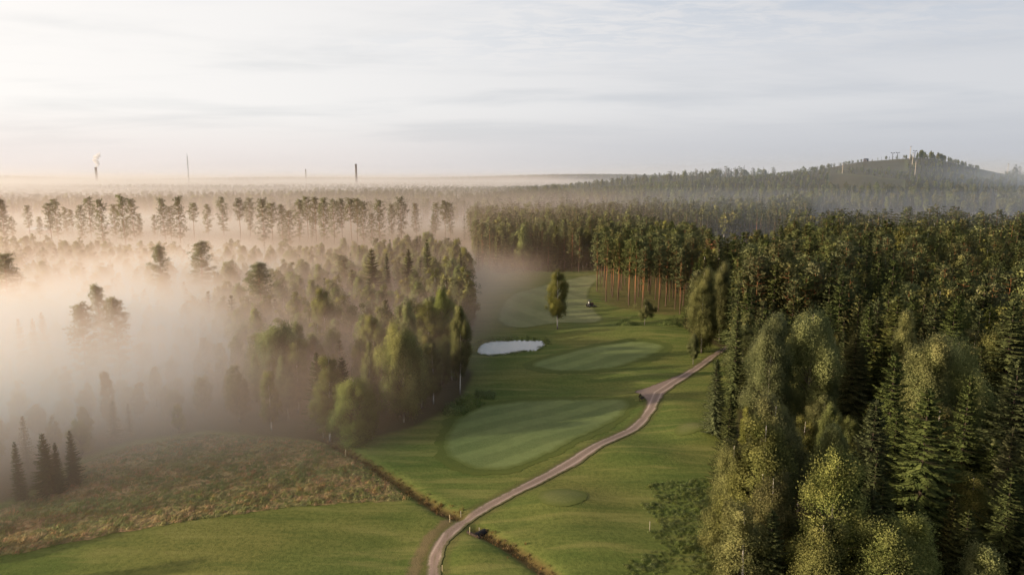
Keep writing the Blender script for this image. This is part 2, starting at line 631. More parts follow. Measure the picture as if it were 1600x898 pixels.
    c = nb.mix(nb.smooth(nb.attr("rim") - n2 * .5 - n1 * .25, -.25, .12, 1.0, 0.0) * .85, c, (.095, .100, .032))
    surf(nb, out, c, .95, n2, .4, .03, .15)
    MAT["gravel"] = m

    m, nb, out = new_mat("pond_water")
    tc = nb.n("ShaderNodeNewGeometry")
    n1 = nb.noise(tc.outputs["Position"], 1.2, 3)
    p = surf(nb, out, (.020, .022, .016), .05, n1, .06, .05, .5)
    p.inputs["IOR"].default_value = 1.33
    p.inputs["Specular IOR Level"].default_value = 0.5
    p.inputs["Coat Weight"].default_value = .45
    p.inputs["Coat IOR"].default_value = 2.2
    p.inputs["Coat Roughness"].default_value = .03
    MAT["water"] = m

    # ---- foliage
    def leaf(name, dark, light, transl=.3, hue=(.10, .10), tip=None):
        m, nb, out = new_mat(name)
        t = nb.attr("tint")
        oi = nb.n("ShaderNodeObjectInfo")
        rnd = X(nb, oi.outputs["Random"])
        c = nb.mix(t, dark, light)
        if name == "dry_grass":
            pl = nb.noise(nb.mapping(oi.outputs["Location"], (.16, .30, 0), rot=(0, 0, .5)), 1.0, 4, .6)
            c = nb.mix(nb.smooth(pl, .49, .64), nb.mix(t, (.160, .180, .066), (.250, .260, .105)), c)
        if tip:
            c = nb.mix(nb.smooth(rnd, .55, .95), c, nb.mix(t, dark, tip))
        v = nb.n("ShaderNodeHueSaturation")
        v.inputs["Hue"].default_value = 0.5
        nb.put(v.inputs["Value"], nb.lin(nb.math("FRACT", rnd * 7.31), 0, 1, .80, 1.14))
        nb.put(v.inputs["Saturation"], nb.lin(nb.math("FRACT", rnd * 3.77), 0, 1, .82, 1.08))
        nb.put(v.inputs["Color"], c)
        d = nb.n("ShaderNodeBsdfDiffuse")
        nb.put(d.inputs["Color"], v.outputs[0])
        at = nb.n("ShaderNodeAttribute", attribute_name="facing")
        vt = nb.n("ShaderNodeVectorTransform", vector_type="NORMAL", convert_from="OBJECT", convert_to="WORLD")
        nb.put(vt.inputs[0], at.outputs["Vector"])
        vn = nb.n("ShaderNodeVectorMath", operation="NORMALIZE")
        nb.put(vn.inputs[0], vt.outputs[0])
        nb.put(d.inputs["Normal"], vn.outputs[0])
        inv = nb.n("ShaderNodeVectorMath", operation="SCALE")
        nb.put(inv.inputs[0], vn.outputs[0])
        inv.inputs["Scale"].default_value = -1.0
        tr = nb.n("ShaderNodeBsdfTranslucent")
        nb.put(tr.inputs["Color"], v.outputs[0])
        nb.put(tr.inputs["Normal"], inv.outputs[0])
        ad = nb.n("ShaderNodeAddShader")
        nb.put(ad.inputs[0], d.outputs[0])
        nb.put(ad.inputs[1], tr.outputs[0])
        nb.put(out.inputs["Surface"], ad.outputs[0])
        return m
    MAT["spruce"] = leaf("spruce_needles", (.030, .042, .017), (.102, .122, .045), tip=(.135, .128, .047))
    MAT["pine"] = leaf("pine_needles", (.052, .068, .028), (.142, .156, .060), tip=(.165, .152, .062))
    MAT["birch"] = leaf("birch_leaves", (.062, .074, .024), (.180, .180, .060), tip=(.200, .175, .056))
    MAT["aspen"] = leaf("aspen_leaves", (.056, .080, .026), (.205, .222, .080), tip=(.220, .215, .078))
    MAT["rust"] = leaf("rusty_leaves", (.14, .075, .025), (.38, .17, .06))
    MAT["bush"] = leaf("bush_leaves", (.085, .125, .038), (.200, .240, .085), tip=(.230, .245, .080))
    MAT["tuft"] = leaf("dry_grass", (.270, .215, .095), (.420, .305, .150), tip=(.520, .290, .165))
    MAT["reed"] = leaf("dry_reed", (.100, .065, .026), (.27, .165, .070), tip=(.30, .22, .10))

    # ---- bark
    def bark(name, fn):
        m, nb, out = new_mat(name)
        tc = nb.n("ShaderNodeTexCoord")
        P = tc.outputs["Object"]
        x, y, z = nb.sep(P)
        n1 = nb.noise(nb.mapping(P, (3, 3, .8)), 2.0, 4, .6)
        c = fn(nb, P, z, n1)
        surf(nb, out, c, .9, n1, .5, .04, .15)
        return m
    MAT["bark_pine"] = bark("pine_bark", lambda nb, P, z, n: nb.mix(nb.smooth(z + n * 3, 3.5, 10.0), nb.mix(n, (.060, .040, .030), (.17, .115, .082)), nb.mix(n, (.20, .092, .042), (.42, .21, .100))))
    MAT["bark_spruce"] = bark("spruce_bark", lambda nb, P, z, n: nb.mix(n, (.035, .027, .020), (.095, .072, .055)))
    MAT["bark_aspen"] = bark("aspen_bark", lambda nb, P, z, n: nb.mix(n, (.12, .115, .090), (.27, .26, .21)))

    def birch_fn(nb, P, z, n):
        band = nb.noise(nb.mapping(P, (1.2, 1.2, 7)), 1.3, 3)
        c = nb.mix(nb.smooth(band, .56, .66), (.60, .57, .52), (.06, .05, .045))
        return nb.mix(nb.smooth(z + n * 2, 1.0, 3.0), (.12, .10, .09), c)
    MAT["bark_birch"] = bark("birch_bark", birch_fn)

    MAT["spruce_limb"] = plain("spruce_limb", (.030, .028, .014), .95)
    MAT["twig"] = plain("twig_bark", (.085, .070, .050), .9)
    MAT["dark_wood"] = plain("dark_wood", (.045, .032, .024), .8)
    MAT["pale_wood"] = plain("pale_wood", (.62, .52, .33), .7)
    MAT["white_post"] = plain("white_post", (.44, .41, .34), .6)
    MAT["grey_steel"] = plain("grey_steel", (.30, .30, .31), .5, .3)
    MAT["dark_steel"] = plain("dark_steel", (.05, .05, .055), .5, .3)
    MAT["concrete_dark"] = plain("chimney_shaft", (.10, .09, .085), .85, scale=.05)
    MAT["concrete_grey"] = plain("chimney_concrete", (.22, .20, .19), .85, scale=.05)
    MAT["maroon"] = plain("maroon_paint", (.10, .035, .028), .35)
    MAT["rubber"] = plain("rubber", (.022, .022, .022), .85)
    MAT["white_paint"] = plain("white_paint", (.78, .77, .74), .5, scale=.6, var=.08)
    MAT["pale_wall"] = plain("pale_wall", (.52, .48, .44), .8, scale=.6, var=.1)
    MAT["roof_white"] = plain("pale_roof", (.80, .80, .80), .5, scale=.5, var=.06)
    MAT["glass_dark"] = plain("window_glass", (.05, .06, .07), .1, spec=.6)


make_materials()


# ------------------------------------------------------------------ trees
def unit(a):
    return a / (np.linalg.norm(a, axis=-1, keepdims=True) + 1e-9)


def kites(P, U, L, W, rng, flat=None):
    """leaf-shaped quads: base P, direction U, length L, width W"""
    n = len(P)
    U = unit(U)
    if flat is None:
        ref = unit(rng.normal(size=(n, 3)))
    else:
        ref = unit(flat + rng.normal(size=(n, 3)) * 0.35)
    V = unit(np.cross(U, ref))
    L = np.asarray(L).reshape(-1, 1)
    W = np.asarray(W).reshape(-1, 1)
    M = P + U * L * 0.45
    return np.stack([P, M + V * W * .5, P + U * L, M - V * W * .5], 1)


def crown_mesh(name, quads, tint, mat, norms=None):
    q = np.concatenate(quads)
    t = np.concatenate(tint)
    n = len(q)
    me = mesh_np(name, q.reshape(-1, 3), [np.arange(n * 4).reshape(-1, 4)], mat, False, {"tint": np.repeat(np.clip(t, 0, 1), 4)})
    nr = np.concatenate(norms) if norms is not None else np.tile([0, 0, 1.0], (n, 1))
    nr = unit(nr + np.random.default_rng(n).normal(size=(n, 3)) * .12)
    a = me.attributes.new("facing", "FLOAT_VECTOR", "POINT")
    a.data.foreach_set("vector", np.repeat(nr, 4, axis=0).astype(np.float32).ravel())
    return me


def limbs_mesh(name, parts, mat):
    mb = MB()
    mi = []
    for i, (p, r, sd) in enumerate(parts):
        v, f = tube(p, r, sd)
        mb.add(v, f)
        mi += [0 if i == 0 else 1] * len(f)
    return mesh_np(name, np.vstack(mb.v), [np.vstack(x) for x in mb.f.values()], None, True, face_mats=mi, mats=[mat, MAT["twig"] if mat in (MAT["bark_birch"], MAT["bark_aspen"]) else (MAT["spruce_limb"] if mat is MAT["bark_spruce"] else mat)])


def trunk_path(rng, h, n=8, bend=.02):
    z = np.linspace(0, 1, n)
    ox = bend * h * np.cumsum(rng.normal(size=n)) / n
    oy = bend * h * np.cumsum(rng.normal(size=n)) / n
    return np.column_stack([ox - ox[0], oy - oy[0], z * h])


def lerp_path(path, z):
    return np.array([np.interp(z, path[:, 2], path[:, 0]), np.interp(z, path[:, 2], path[:, 1]), z])


def make_spruce(seed, lod, h=20.0, Rb=2.9, ragged=.18):
    rng = np.random.default_rng(seed)
    tp = trunk_path(rng, h, 9, .006)
    parts = [(tp, .17 * h / 20 * (1 - np.linspace(0, 1, 9)) ** .8 + .015, (8, 6, 5)[lod])]
    Q, T, N = [], [], []
    nW = (44, 27, 14)[lod]
    ts = np.linspace(.05, .985, nW) + rng.normal(size=nW) * .006
    for t in ts:
        env = Rb * ((1 - t) ** .82) * (0.80 + .2 * min(1, t / .15)) + .22
        nb_ = (8, 6, 5)[lod] if t < .93 else 5
        a0 = rng.uniform(0, 6.28)
        for k in range(nb_):
            az = a0 + k * 6.283 / nb_ + rng.normal() * .25
            L = env * rng.uniform(1 - ragged * 1.6, 1 + ragged)
            el = -.42 + 1.15 * t ** 1.6 + rng.normal() * .08
            d = np.array([math.cos(az), math.sin(az), 0])
            base = lerp_path(tp, t * h)
            n = (max(5, int(L / .15)), max(3, int(L / .42)), max(2, int(L / .9)))[lod]
            s = np.linspace(.10, 1.0, n)
            curve = math.tan(el) * s * .9 - .16 * s + .34 * s ** 3 * (1 - t)
            pts = base + d * (L * s)[:, None] + np.array([0, 0, 1.0]) * (L * curve)[:, None]
            tang = unit(np.gradient(pts, axis=0)) if n > 1 else np.tile(d, (n, 1))
            perp = np.cross(tang, [0, 0, 1.0])
            perp = unit(perp)
            if lod == 0 and L > .9:
                parts.append((np.vstack([base, pts[n // 2], pts[-1]]), [.03 + .008 * L, .022, .006], 3))
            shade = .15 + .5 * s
            for side in (-1, 1):
                U = tang * .85 + perp * side * .75 + np.array([0, 0, -.22]) + rng.normal(size=(n, 3)) * .12
                tl = (.24 + .24 * L * (1 - s) ** .8) * rng.uniform(.75, 1.25, n)
                if lod:
                    tl *= (1, 1.25, 1.6)[lod]
                Q.append(kites(pts, U, tl, (.21, .38, .62)[lod] * rng.uniform(.8, 1.3, n), rng, np.tile([0, 0, 1.0], (n, 1))))
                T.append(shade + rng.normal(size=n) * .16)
                N.append(np.tile(d * .75 + [0, 0, .45], (n, 1)) + perp * side * .35)
            if lod < 2:
                U = np.tile([0, 0, -1.0], (n, 1)) + tang * .35 + rng.normal(size=(n, 3)) * .3
                Q.append(kites(pts, U, (.22 + .14 * L * (1 - s)) * rng.uniform(.7, 1.4, n) * (1, 1.5)[lod], (.14, .26)[lod], rng))
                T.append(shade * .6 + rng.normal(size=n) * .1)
                N.append(np.tile(d * .9 - [0, 0, .1], (n, 1)))
            Q.append(kites(pts[-1:], tang[-1:] + np.array([0, 0, .15]), [.35 + .1 * L], [(.16, .28, .5)[lod]], rng, np.array([[0, 0, 1.0]])))
            T.append(np.array([.9]))
            N.append((d + [0, 0, .3]).reshape(1, 3))
    top = tp[-1]
    Q.append(kites(np.tile(top - [0, 0, .5], (4, 1)), np.tile([0, 0, 1.0], (4, 1)) + rng.normal(size=(4, 3)) * .1, [.9] * 4, [.2] * 4, rng))
    T.append(np.full(4, .8))
    N.append(np.tile([0, 0, 1.0], (4, 1)))
    return crown_mesh("spruce_crown", Q, T, MAT["spruce"], N), limbs_mesh("spruce_trunk", parts, MAT["bark_spruce"])


def make_pine(seed, lod, h=21.0, cb=.48, Rb=2.5, full=1.0):
    rng = np.random.default_rng(seed)
    tp = trunk_path(rng, h, 10, .022)
    parts = [(tp, .19 * h / 20 * (1 - .86 * np.linspace(0, 1, 10)), (9, 6, 5)[lod])]
    Q, T, N = [], [], []
    nL = int((34, 26, 15)[lod] * full)
    ts = cb + (1 - cb) * (np.linspace(0, 1, nL) ** .9) * .985
    for i, t in enumerate(ts):
        u = (t - cb) / (1 - cb)
        env = Rb * (math.sin(math.pi * (.18 + .74 * u)) ** .75) * rng.uniform(.6, 1.15) * (1 if u < .8 else .8)
        az = i * 2.4 + rng.normal() * .5
        el = rng.uniform(.05, .45) + .5 * u
        d = np.array([math.cos(az), math.sin(az), 0])
        base = lerp_path(tp, t * h)
        end = base + d * env * .95 + np.array([0, 0, env * math.tan(el) * .55])
        mid = base + d * env * .55 + np.array([0, 0, env * math.tan(el) * .18])
        if lod < 2:
            parts.append((np.vstack([base, mid, end]), [.045 + .012 * env, .035, .012], 4 if lod == 0 else 3))
        nc = (4, 3, 2)[lod]
        for c in range(nc):
            w = .45 + .6 * c / max(1, nc - 1)
            ctr = base + (mid - base) * min(1, w / .6) if w < .6 else mid + (end - mid) * ((w - .6) / .4)
            ctr = ctr + rng.normal(size=3) * np.array([.28, .28, .12]) * (1 + .3 * lod)
            rc = rng.uniform(.42, .75)
            n = (54, 17, 6)[lod]
            off = rng.normal(size=(n, 3)) * np.array([rc, rc, rc * .48]) * .62
            U = off + np.array([0, 0, .35]) + d * .25 + rng.normal(size=(n, 3)) * .35
            sz = (.34, .58, 1.05)[lod]
            Q.append(kites(ctr + off, U, sz * rng.uniform(.7, 1.3, n), (.115, .24, .48)[lod] * rng.uniform(.8, 1.2, n), rng))
            N.append(off / rc * .75 + d * .55 + [0, 0, .25])
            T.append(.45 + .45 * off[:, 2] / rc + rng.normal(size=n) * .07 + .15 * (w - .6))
    if lod == 0:
        for _ in range(7):  # dead snags below the crown
            t = rng.uniform(cb * .5, cb)
            b = lerp_path(tp, t * h)
            az = rng.uniform(0, 6.28)
            e = b + np.array([math.cos(az), math.sin(az), -.1]) * rng.uniform(.5, 1.2)
            parts.append((np.vstack([b, (b + e) / 2, e]), [.025, .018, .006], 3))
    return crown_mesh("pine_crown", Q, T, MAT["pine"], N), limbs_mesh("pine_trunk", parts, MAT["bark_pine"])


def make_broad(seed, lod, kind, h=18.0, cb=.16, Rb=3.2, peak=.42, mat=None, nclump=150, rust_top=False):
    """birch: drooping clumps; aspen / willow: rising clumps"""
    rng = np.random.default_rng(seed)
    tp = trunk_path(rng, h * .96, 9, .02)
    bark = MAT["bark_birch"] if kind == "birch" else MAT["bark_aspen"]
    parts = [(tp, (.20 * h / 20) * (1 - .9 * np.linspace(0, 1, 9)) + .01, (8, 6, 5)[lod])]
    Q, T, N = [], [], []
    nc = int(nclump * (1, .8, .36)[lod])
    # the crown is a union of leader crowns, each an upright ellipsoid
    def env(u):
        return (u / peak) ** .55 if u < peak else ((1 - u) / (1 - peak)) ** .72
    vert = {"birch": 1.25, "aspen": 1.55}[kind]
    subs = [(np.array([0, 0, h * (cb + (1 - cb) * .48)]), Rb * .64, h * (1 - cb) * .46, 1.3)]
    ns = rng.integers(8, 12)
    for k in range(ns):
        u = rng.uniform(.06, .84) if k > 3 else rng.uniform(.08, .35)
        az = k * 2.4 + rng.normal() * .5
        r = Rb * rng.uniform(.28, .52) * (1 - .35 * u)
        rad = max(0, Rb * env(u) - r * .6) * rng.uniform(.7, 1.1)
        subs.append((np.array([math.cos(az) * rad, math.sin(az) * rad, h * (cb + (1 - cb) * u)]), r, r * vert * rng.uniform(.85, 1.4), .55))
    for k in range(3 if kind == "aspen" else 2):
        az = rng.uniform(0, 6.28)
        rad = Rb * rng.uniform(0, .35)
        r = Rb * rng.uniform(.2, .3)
        subs.append((np.array([math.cos(az) * rad, math.sin(az) * rad, h - r * vert * rng.uniform(.9, 1.6)]), r, r * vert * 1.2, .4))
    wts = np.array([q[3] * (q[1] * q[2]) ** .8 for q in subs])
    wts = wts / wts.sum()
    for i in range(nc):
        sc_, sr, sv, _ = subs[rng.choice(len(subs), p=wts)]
        dv = rng.normal(size=3)
        dv[2] = dv[2] * .9 + .25
        dv /= np.linalg.norm(dv)
        ctr = sc_ + dv * np.array([sr, sr, sv]) * rng.uniform(.35, 1.0) ** .5
        ctr[2] = max(ctr[2], h * cb * .8 + rng.uniform(0, .6))
        rr = float(np.hypot(ctr[0], ctr[1]))
        u = min(1, max(0, (ctr[2] / h - cb) / (1 - cb)))
        d = np.array([ctr[0], ctr[1], 0]) / max(rr, .2)
        e = env(min(.98, max(.03, u)))
        base_z = max(h * cb * .6, ctr[2] - rr * 1.1)
        base = lerp_path(tp, min(base_z, h * .95))
        ctr = ctr + lerp_path(tp, min(ctr[2], h * .95)) * np.array([1, 1, 0])
        if lod == 0 and i % 3 == 0 or lod == 1 and i % 6 == 0:
            parts.append((np.vstack([base, base * .45 + ctr * .55 + [0, 0, .2 * rr], ctr]), [.02 + .018 * rr, .02 + .006 * rr, .008], 4 if lod == 0 else 3))
        n = (240, 40, 11)[lod]
        if kind == "birch":
            rc = np.array([.58, .58, .80]) * rng.uniform(.75, 1.25) * (Rb / 3.0) ** .6
            off = rng.normal(size=(n, 3)) * rc * .47
            off[:, 2] -= np.abs(rng.normal(size=n)) * .35 * rc[2]
            U = rng.normal(size=(n, 3)) * .6 + np.array([0, 0, -.75]) + d * .2
        else:
            rc = np.array([.60, .60, .95]) * rng.uniform(.75, 1.3) * (Rb / 3.0) ** .6
            off = rng.normal(size=(n, 3)) * rc * .43
            U = off * .6 + rng.normal(size=(n, 3)) * .55 + np.array([0, 0, .45]) + d * .25
        sz = (.155, .41, .92)[lod]
        Q.append(kites(ctr + off, U, sz * rng.uniform(.7, 1.3, n), sz * .62 * rng.uniform(.8, 1.2, n), rng))
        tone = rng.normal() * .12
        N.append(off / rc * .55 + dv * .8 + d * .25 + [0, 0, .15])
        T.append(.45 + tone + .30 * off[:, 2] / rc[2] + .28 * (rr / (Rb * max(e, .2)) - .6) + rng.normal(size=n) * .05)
    mt = mat or (MAT["birch"] if kind == "birch" else MAT["aspen"])
    me = crown_mesh(kind + "_crown", Q, T, mt, N)
    if rust_top:
        me.materials.append(MAT["rust"])
        q = np.concatenate(Q)
        mi = (q[:, :, 2].mean(1) + rng.normal(size=len(q)) * 1.2 > h * .80).astype(np.int32)
        me.polygons.foreach_set("material_index", mi)
    return me, limbs_mesh(kind + "_trunk", parts, bark)


LIB = {}


def build_lib():
    for lod in (0, 1, 2):
        LIB["spruce", lod] = [make_spruce(100 + i, lod, 20, (3.0, 3.5, 2.6, 3.9)[i], (.18, .26, .2, .3)[i]) for i in range((4, 3, 2)[lod])]
        LIB["pine", lod] = [make_pine(200 + i, lod, 20, (.45, .55, .38, .5)[i], (2.4, 2.7, 2.2, 2.9)[i]) for i in range((4, 3, 2)[lod])]
        LIB["birch", lod] = [make_broad(300 + i, lod, "birch", 18, (.14, .2, .10, .16)[i], (3.3, 3.8, 3.0, 4.1)[i], (.40, .46, .36, .48)[i], nclump=240) for i in range((4, 3, 2)[lod])]
        LIB["aspen", lod] = [make_broad(400 + i, lod, "aspen", 18, (.14, .12, .18)[i], (3.6, 4.3, 3.1)[i], (.48, .54, .42)[i], nclump=240) for i in range((3, 3, 2)[lod])]
        LIB["round", lod] = [make_broad(450 + i, lod, "aspen", 13, (.04, .06)[i], (5.2, 4.5)[i], (.5, .46)[i], nclump=260) for i in range((2, 2, 1)[lod])]
    LIB["pinefull", 0] = [make_pine(250 + i, 0, 20, .18, 2.5, 1.5) for i in range(3)]
    LIB["pinefull", 1] = [make_pine(260 + i, 1, 20, .18, 2.6, 1.5) for i in range(3)]
    LIB["pinefull", 2] = [make_pine(270 + i, 2, 20, .2, 2.6, 1.6) for i in range(2)]
    LIB["rusty", 1] = [make_broad(480, 1, "aspen", 18, .10, 3.6, .5, rust_top=True)]
    LIB["bigbirch", 0] = [make_broad(600 + i, 0, "birch", 18, .05, (4.9, 4.4)[i], .42, nclump=430) for i in range(2)]
    LIB["bigaspen", 0] = [make_broad(610 + i, 0, "aspen", 18, .06, (4.9, 4.3)[i], .52, nclump=410) for i in range(2)]
    LIB["lone", 0] = [make_broad(490, 0, "birch", 16, .19, 3.5, .40, nclump=170)]
    LIB["little", 0] = [make_broad(495, 0, "birch", 7, .36, 2.3, .5, nclump=34)]
    LIB["rusty", 0] = LIB["rusty", 1]
    LIB["rusty", 2] = LIB["rusty", 1]


build_lib()
BASE_H = {"spruce": 20, "pine": 20, "pinefull": 20, "birch": 18, "aspen": 18, "round": 13, "rusty": 18, "lone": 16, "little": 7, "bigbirch": 18, "bigaspen": 18}
NAME = {"spruce": "spruce_tree", "pine": "pine_tree", "pinefull": "pine_tree", "birch": "birch_tree", "aspen": "aspen_tree", "round": "willow_tree", "rusty": "aspen_tree", "lone": "birch_tree", "little": "birch_tree", "bigbirch": "birch_tree", "bigaspen": "aspen_tree"}
CAT = {"spruce_tree": "spruce tree", "pine_tree": "pine tree", "birch_tree": "birch tree", "aspen_tree": "aspen tree", "willow_tree": "willow tree"}
TEMPL = {}


def lod_of(d):
    return 0 if d < 135 else (1 if d < 330 else 2)


def plant(kind, x, y, h, label, group=None, lod=None, wide=1.0, rz=None, var=None, dz=-.05):
    d = math.hypot(x, y)
    lod = lod_of(d) if lod is None else lod
    vs = LIB[kind, lod]
    k = random.randrange(len(vs)) if var is None else var % len(vs)
    key = (kind, lod, k)
    s = h / BASE_H[kind]
    z = hz(x, y) + dz
    rz = random.uniform(0, 6.28) if rz is None else rz
    nm = NAME[kind]
    if key not in TEMPL:
        root = empty(nm, (x, y, z), rz)
        cr = mobj("crown", vs[k][0], root)
        tr = mobj("trunk", vs[k][1], root)
        TEMPL[key] = (root, cr, tr)
    else:
        r0, c0, t0 = TEMPL[key]
        root = r0.copy()
        COL.objects.link(root)
        for ch in (c0, t0):
            c = ch.copy()
            COL.objects.link(c)
            c.parent = root
        for q in list(root.keys()):
            del root[q]
    root.location = (x, y, z)
    root.rotation_euler = (random.uniform(-.02, .02), random.uniform(-.02, .02), rz)
    root.scale = (s * wide, s * wide, s)
    tag(root, label, CAT[nm], group)
    return root


# ---- stand-alone trees, placed by where they stand
def top_place(px, py_top, h):
    """ground position of a tree of height h whose tip is seen at that photo pixel"""
    d = ray(px, py_top)
    t = (h - CAM_H) / d.z
    return d.x * t, d.y * t


TAKEN = []      # x, y, radius kept clear


def solo(kind, px, py, h, label, mode="top", group=None, wide=1.0, keep=3.0, lod=None, var=None):
    x, y = top_place(px, py, h) if mode == "top" else gpt(px, py)
    TAKEN.append((x, y, keep))
    return plant(kind, x, y, h, label, group, lod, wide, var=var)


# fairway
solo("lone", 871, 515, 16.2, "lone birch tree on the fairway, pale slender trunk and oval crown", "base", wide=1.1, keep=8, lod=0, var=0)
solo("little", 1007, 512, 7.2, "small spreading birch tree on the grass before the pine grove", "base", wide=1.15, keep=6, lod=0)
# trees above the fog, left
for a in (
    ("pinefull", 249, 386, 20, "dark pine rising alone out of the fog, left of the wider dark pine", 1.0),
    ("pinefull", 312, 380, 20, "wide dark pine rising alone out of the fog bank", 1.25),
    ("pinefull", 405, 413, 19, "round-topped dark pine standing at the fog's edge beside the bright mist", 1.4),
    ("pinefull", 153, 449, 19, "tallest pine of the dark trio in the fog, its trunk showing", .72),
    ("pinefull", 177, 470, 17.5, "sloping pine of the dark trio, to the right of the tallest", .95),
    ("pinefull", 124, 480, 17, "squat pine of the dark trio, to the left of the tallest", 1.0),
    ("spruce", 29, 498, 13, "leftmost of the three little spruces peeking out of the fog", .8),
    ("spruce", 49, 498, 13, "middle one of the three little spruces peeking out of the fog", .8),
    ("spruce", 65, 489, 13, "tallest and rightmost of the three little spruces peeking out of the fog", .9),
    ("pinefull", 4, 398, 21, "dark pine cut by the left picture edge above the fog", 1.2),
    ("pinefull", 0, 312, 27, "tall pine on the left picture edge before the misty row", .9),
    ("spruce", 582, 388, 20, "broad dark conifer, leftmost of the four standing over the birch wood", 1.2),
    ("spruce", 603, 395, 18, "narrow dark spruce close beside the broad conifer over the birch wood", .8),
    ("spruce", 636, 388, 19, "dark spruce with a wide skirt, third of four over the birch wood", 1.1),
    ("spruce", 667, 374, 21, "tallest of the four dark spruces over the birch wood, sharply pointed", .9),
):
    solo(a[0], a[1], a[2], a[3], a[4], wide=a[5], lod=0)
for px, py, h, w, lb in ((22, 688, 7.6, 1.0, "misty spruce at the meadow's left end, nearest to the picture edge"), (66, 676, 8.0, 1.15, "misty spruce on the meadow edge, second from the left"),
                         (84, 690, 6.8, .95, "shorter misty spruce tucked against its taller neighbour on the meadow edge"), (108, 672, 7.4, .95, "misty spruce on the meadow edge, last of the row to the right")):
    solo("spruce", px, py, h, lb, wide=w)
solo("birch", 164, 580, 10, "pale leafy birch fading into the dense fog above the meadow", wide=.8)
# birch wood front
solo("birch", 717, 476, 17, "birch with a bare white trunk at the corner of the misty wood by the pond", wide=.75, lod=0, var=1)
solo("round", 556, 693, 10, "low round willow bulging from the wood's edge by the ditch", "base", wide=1.25, lod=0)
solo("round", 437, 508, 15, "big round willow crown leaning over the meadow in the haze", wide=1.1, lod=0)
solo("aspen", 690, 448, 18, "feathery aspen in the wood behind the bare-trunked birch", wide=.8, lod=0)
solo("round", 627, 518, 15.5, "wide dome-shaped willow in the middle of the misty wood", wide=.95, lod=0)
solo("aspen", 640, 470, 17, "aspen with a sunlit left edge just behind the dome-shaped willow", wide=.7, lod=0)
solo("birch", 575, 537, 13, "small bright birch before the dome-shaped willow", wide=.7, lod=0)
solo("birch", 503, 450, 17, "pointed birch with a lit left side in the misty wood", wide=1.05, lod=0)
solo("aspen", 463, 503, 14, "upright aspen with spiky branch tips in the misty wood", wide=.8, lod=0)
# right side landmarks
solo("rusty", 1117, 376, 20, "broad aspen whose top has turned rusty orange, behind the pine grove", wide=1.1, keep=5)
solo("aspen", 1085, 522, 6.5, "low pale bush-like aspen on the lawn's corner before the weeping birches", wide=1.3, lod=0)
solo("bigbirch", 1102, 420, 19.5, "tall weeping birch at the forest corner beside the pine grove", wide=.95, lod=0, var=3)
solo("bigbirch", 1130, 412, 19.5, "second tall weeping birch at the forest corner, right of the first", wide=.85, lod=0, var=1)
solo("spruce", 1152, 488, 17, "dark spruce leaning over the upper end of the path", wide=1.0, lod=0)
solo("spruce", 1122, 566, 12, "dark ragged spruce at the path's edge where the path vanishes", wide=1.2, lod=0)
solo("spruce", 1140, 620, 12, "dark spruce between the golden birch and the upper lawn", wide=1.1, lod=0)
solo("bigaspen", 1208, 497, 19.5, "sunlit aspen with a broad yellow-green crown beside the dark spruces", wide=1.05, lod=0, keep=4, var=1)
solo("bigaspen", 1274, 482, 20.5, "tall aspen with a dome of sunlit upright branches, right of its yellow-green neighbour", wide=1.05, lod=0, keep=4.5, var=0)
solo("bigbirch", 1208, 622, 17.5, "great golden weeping birch at the forest front above the bushes", wide=1.1, lod=0, keep=5, var=3)
solo("bigbirch", 1150, 690, 13.5, "lower golden birch spilling onto the bushes by the lawn", wide=1.0, lod=0, keep=3, var=2)
solo("bigbirch", 1212, 740, 14, "leafy birch at the bottom edge in front of the great golden birch", wide=1.0, lod=0, keep=3, var=0)
solo("spruce", 1398, 548, 19, "brownish spruce loaded with cones left of the aspen cluster", wide=1.15, lod=0, keep=3.4, var=3)
solo("bigaspen", 1452, 523, 19.5, "wide aspen with many bright upright tips amid spruces", wide=1.1, lod=0, keep=4, var=1)
solo("bigaspen", 1503, 524, 19, "aspen joined to its wider twin, nearer the right edge", wide=.95, lod=0, keep=3, var=2)
solo("aspen", 1420, 487, 19.5, "slim aspen standing behind the wide bright twin aspens", wide=.8, lod=0, keep=3, var=2)
solo("spruce", 1455, 612, 20.5, "giant spruce with long hanging branches in front of the twin aspens", wide=1.5, lod=0, keep=4.4, var=1)
solo("spruce", 1517, 585, 19, "slender pale spruce tip right of the giant spruce", wide=1.05, lod=0, keep=3, var=0)
solo("spruce", 1592, 555, 20.5, "large spruce cut by the right picture edge", wide=1.25, lod=0, keep=4, var=3)
solo("spruce", 1490, 772, 12.5, "young bright spruce at the bottom beneath the giant spruce", wide=1.0, lod=0, keep=2.4, var=0)
solo("spruce", 1578, 738, 14.5, "spreading young spruce at the lower right corner", wide=1.3, lod=0, keep=3, var=1)
solo("spruce", 1372, 700, 15, "shaded spruce left of the giant spruce near the bottom", wide=1.1, lod=0, keep=3)
solo("aspen", 1302, 628, 12.5, "small bright green broadleaf crown in the dark gap before the aspens", wide=.75, lod=0, keep=2.4)
for x_, y_, h_ in ((-78, 52, 14), (-84, 60, 12.5), (-70, 44, 12), (-76, 69, 12), (-90, 77, 14)):
    TAKEN.append((x_, y_, 3))
    plant("birch", x_, y_, h_, "birch standing on the lawn's left side beyond the picture edge", "birches beyond the left picture edge", lod=1, wide=1.1)
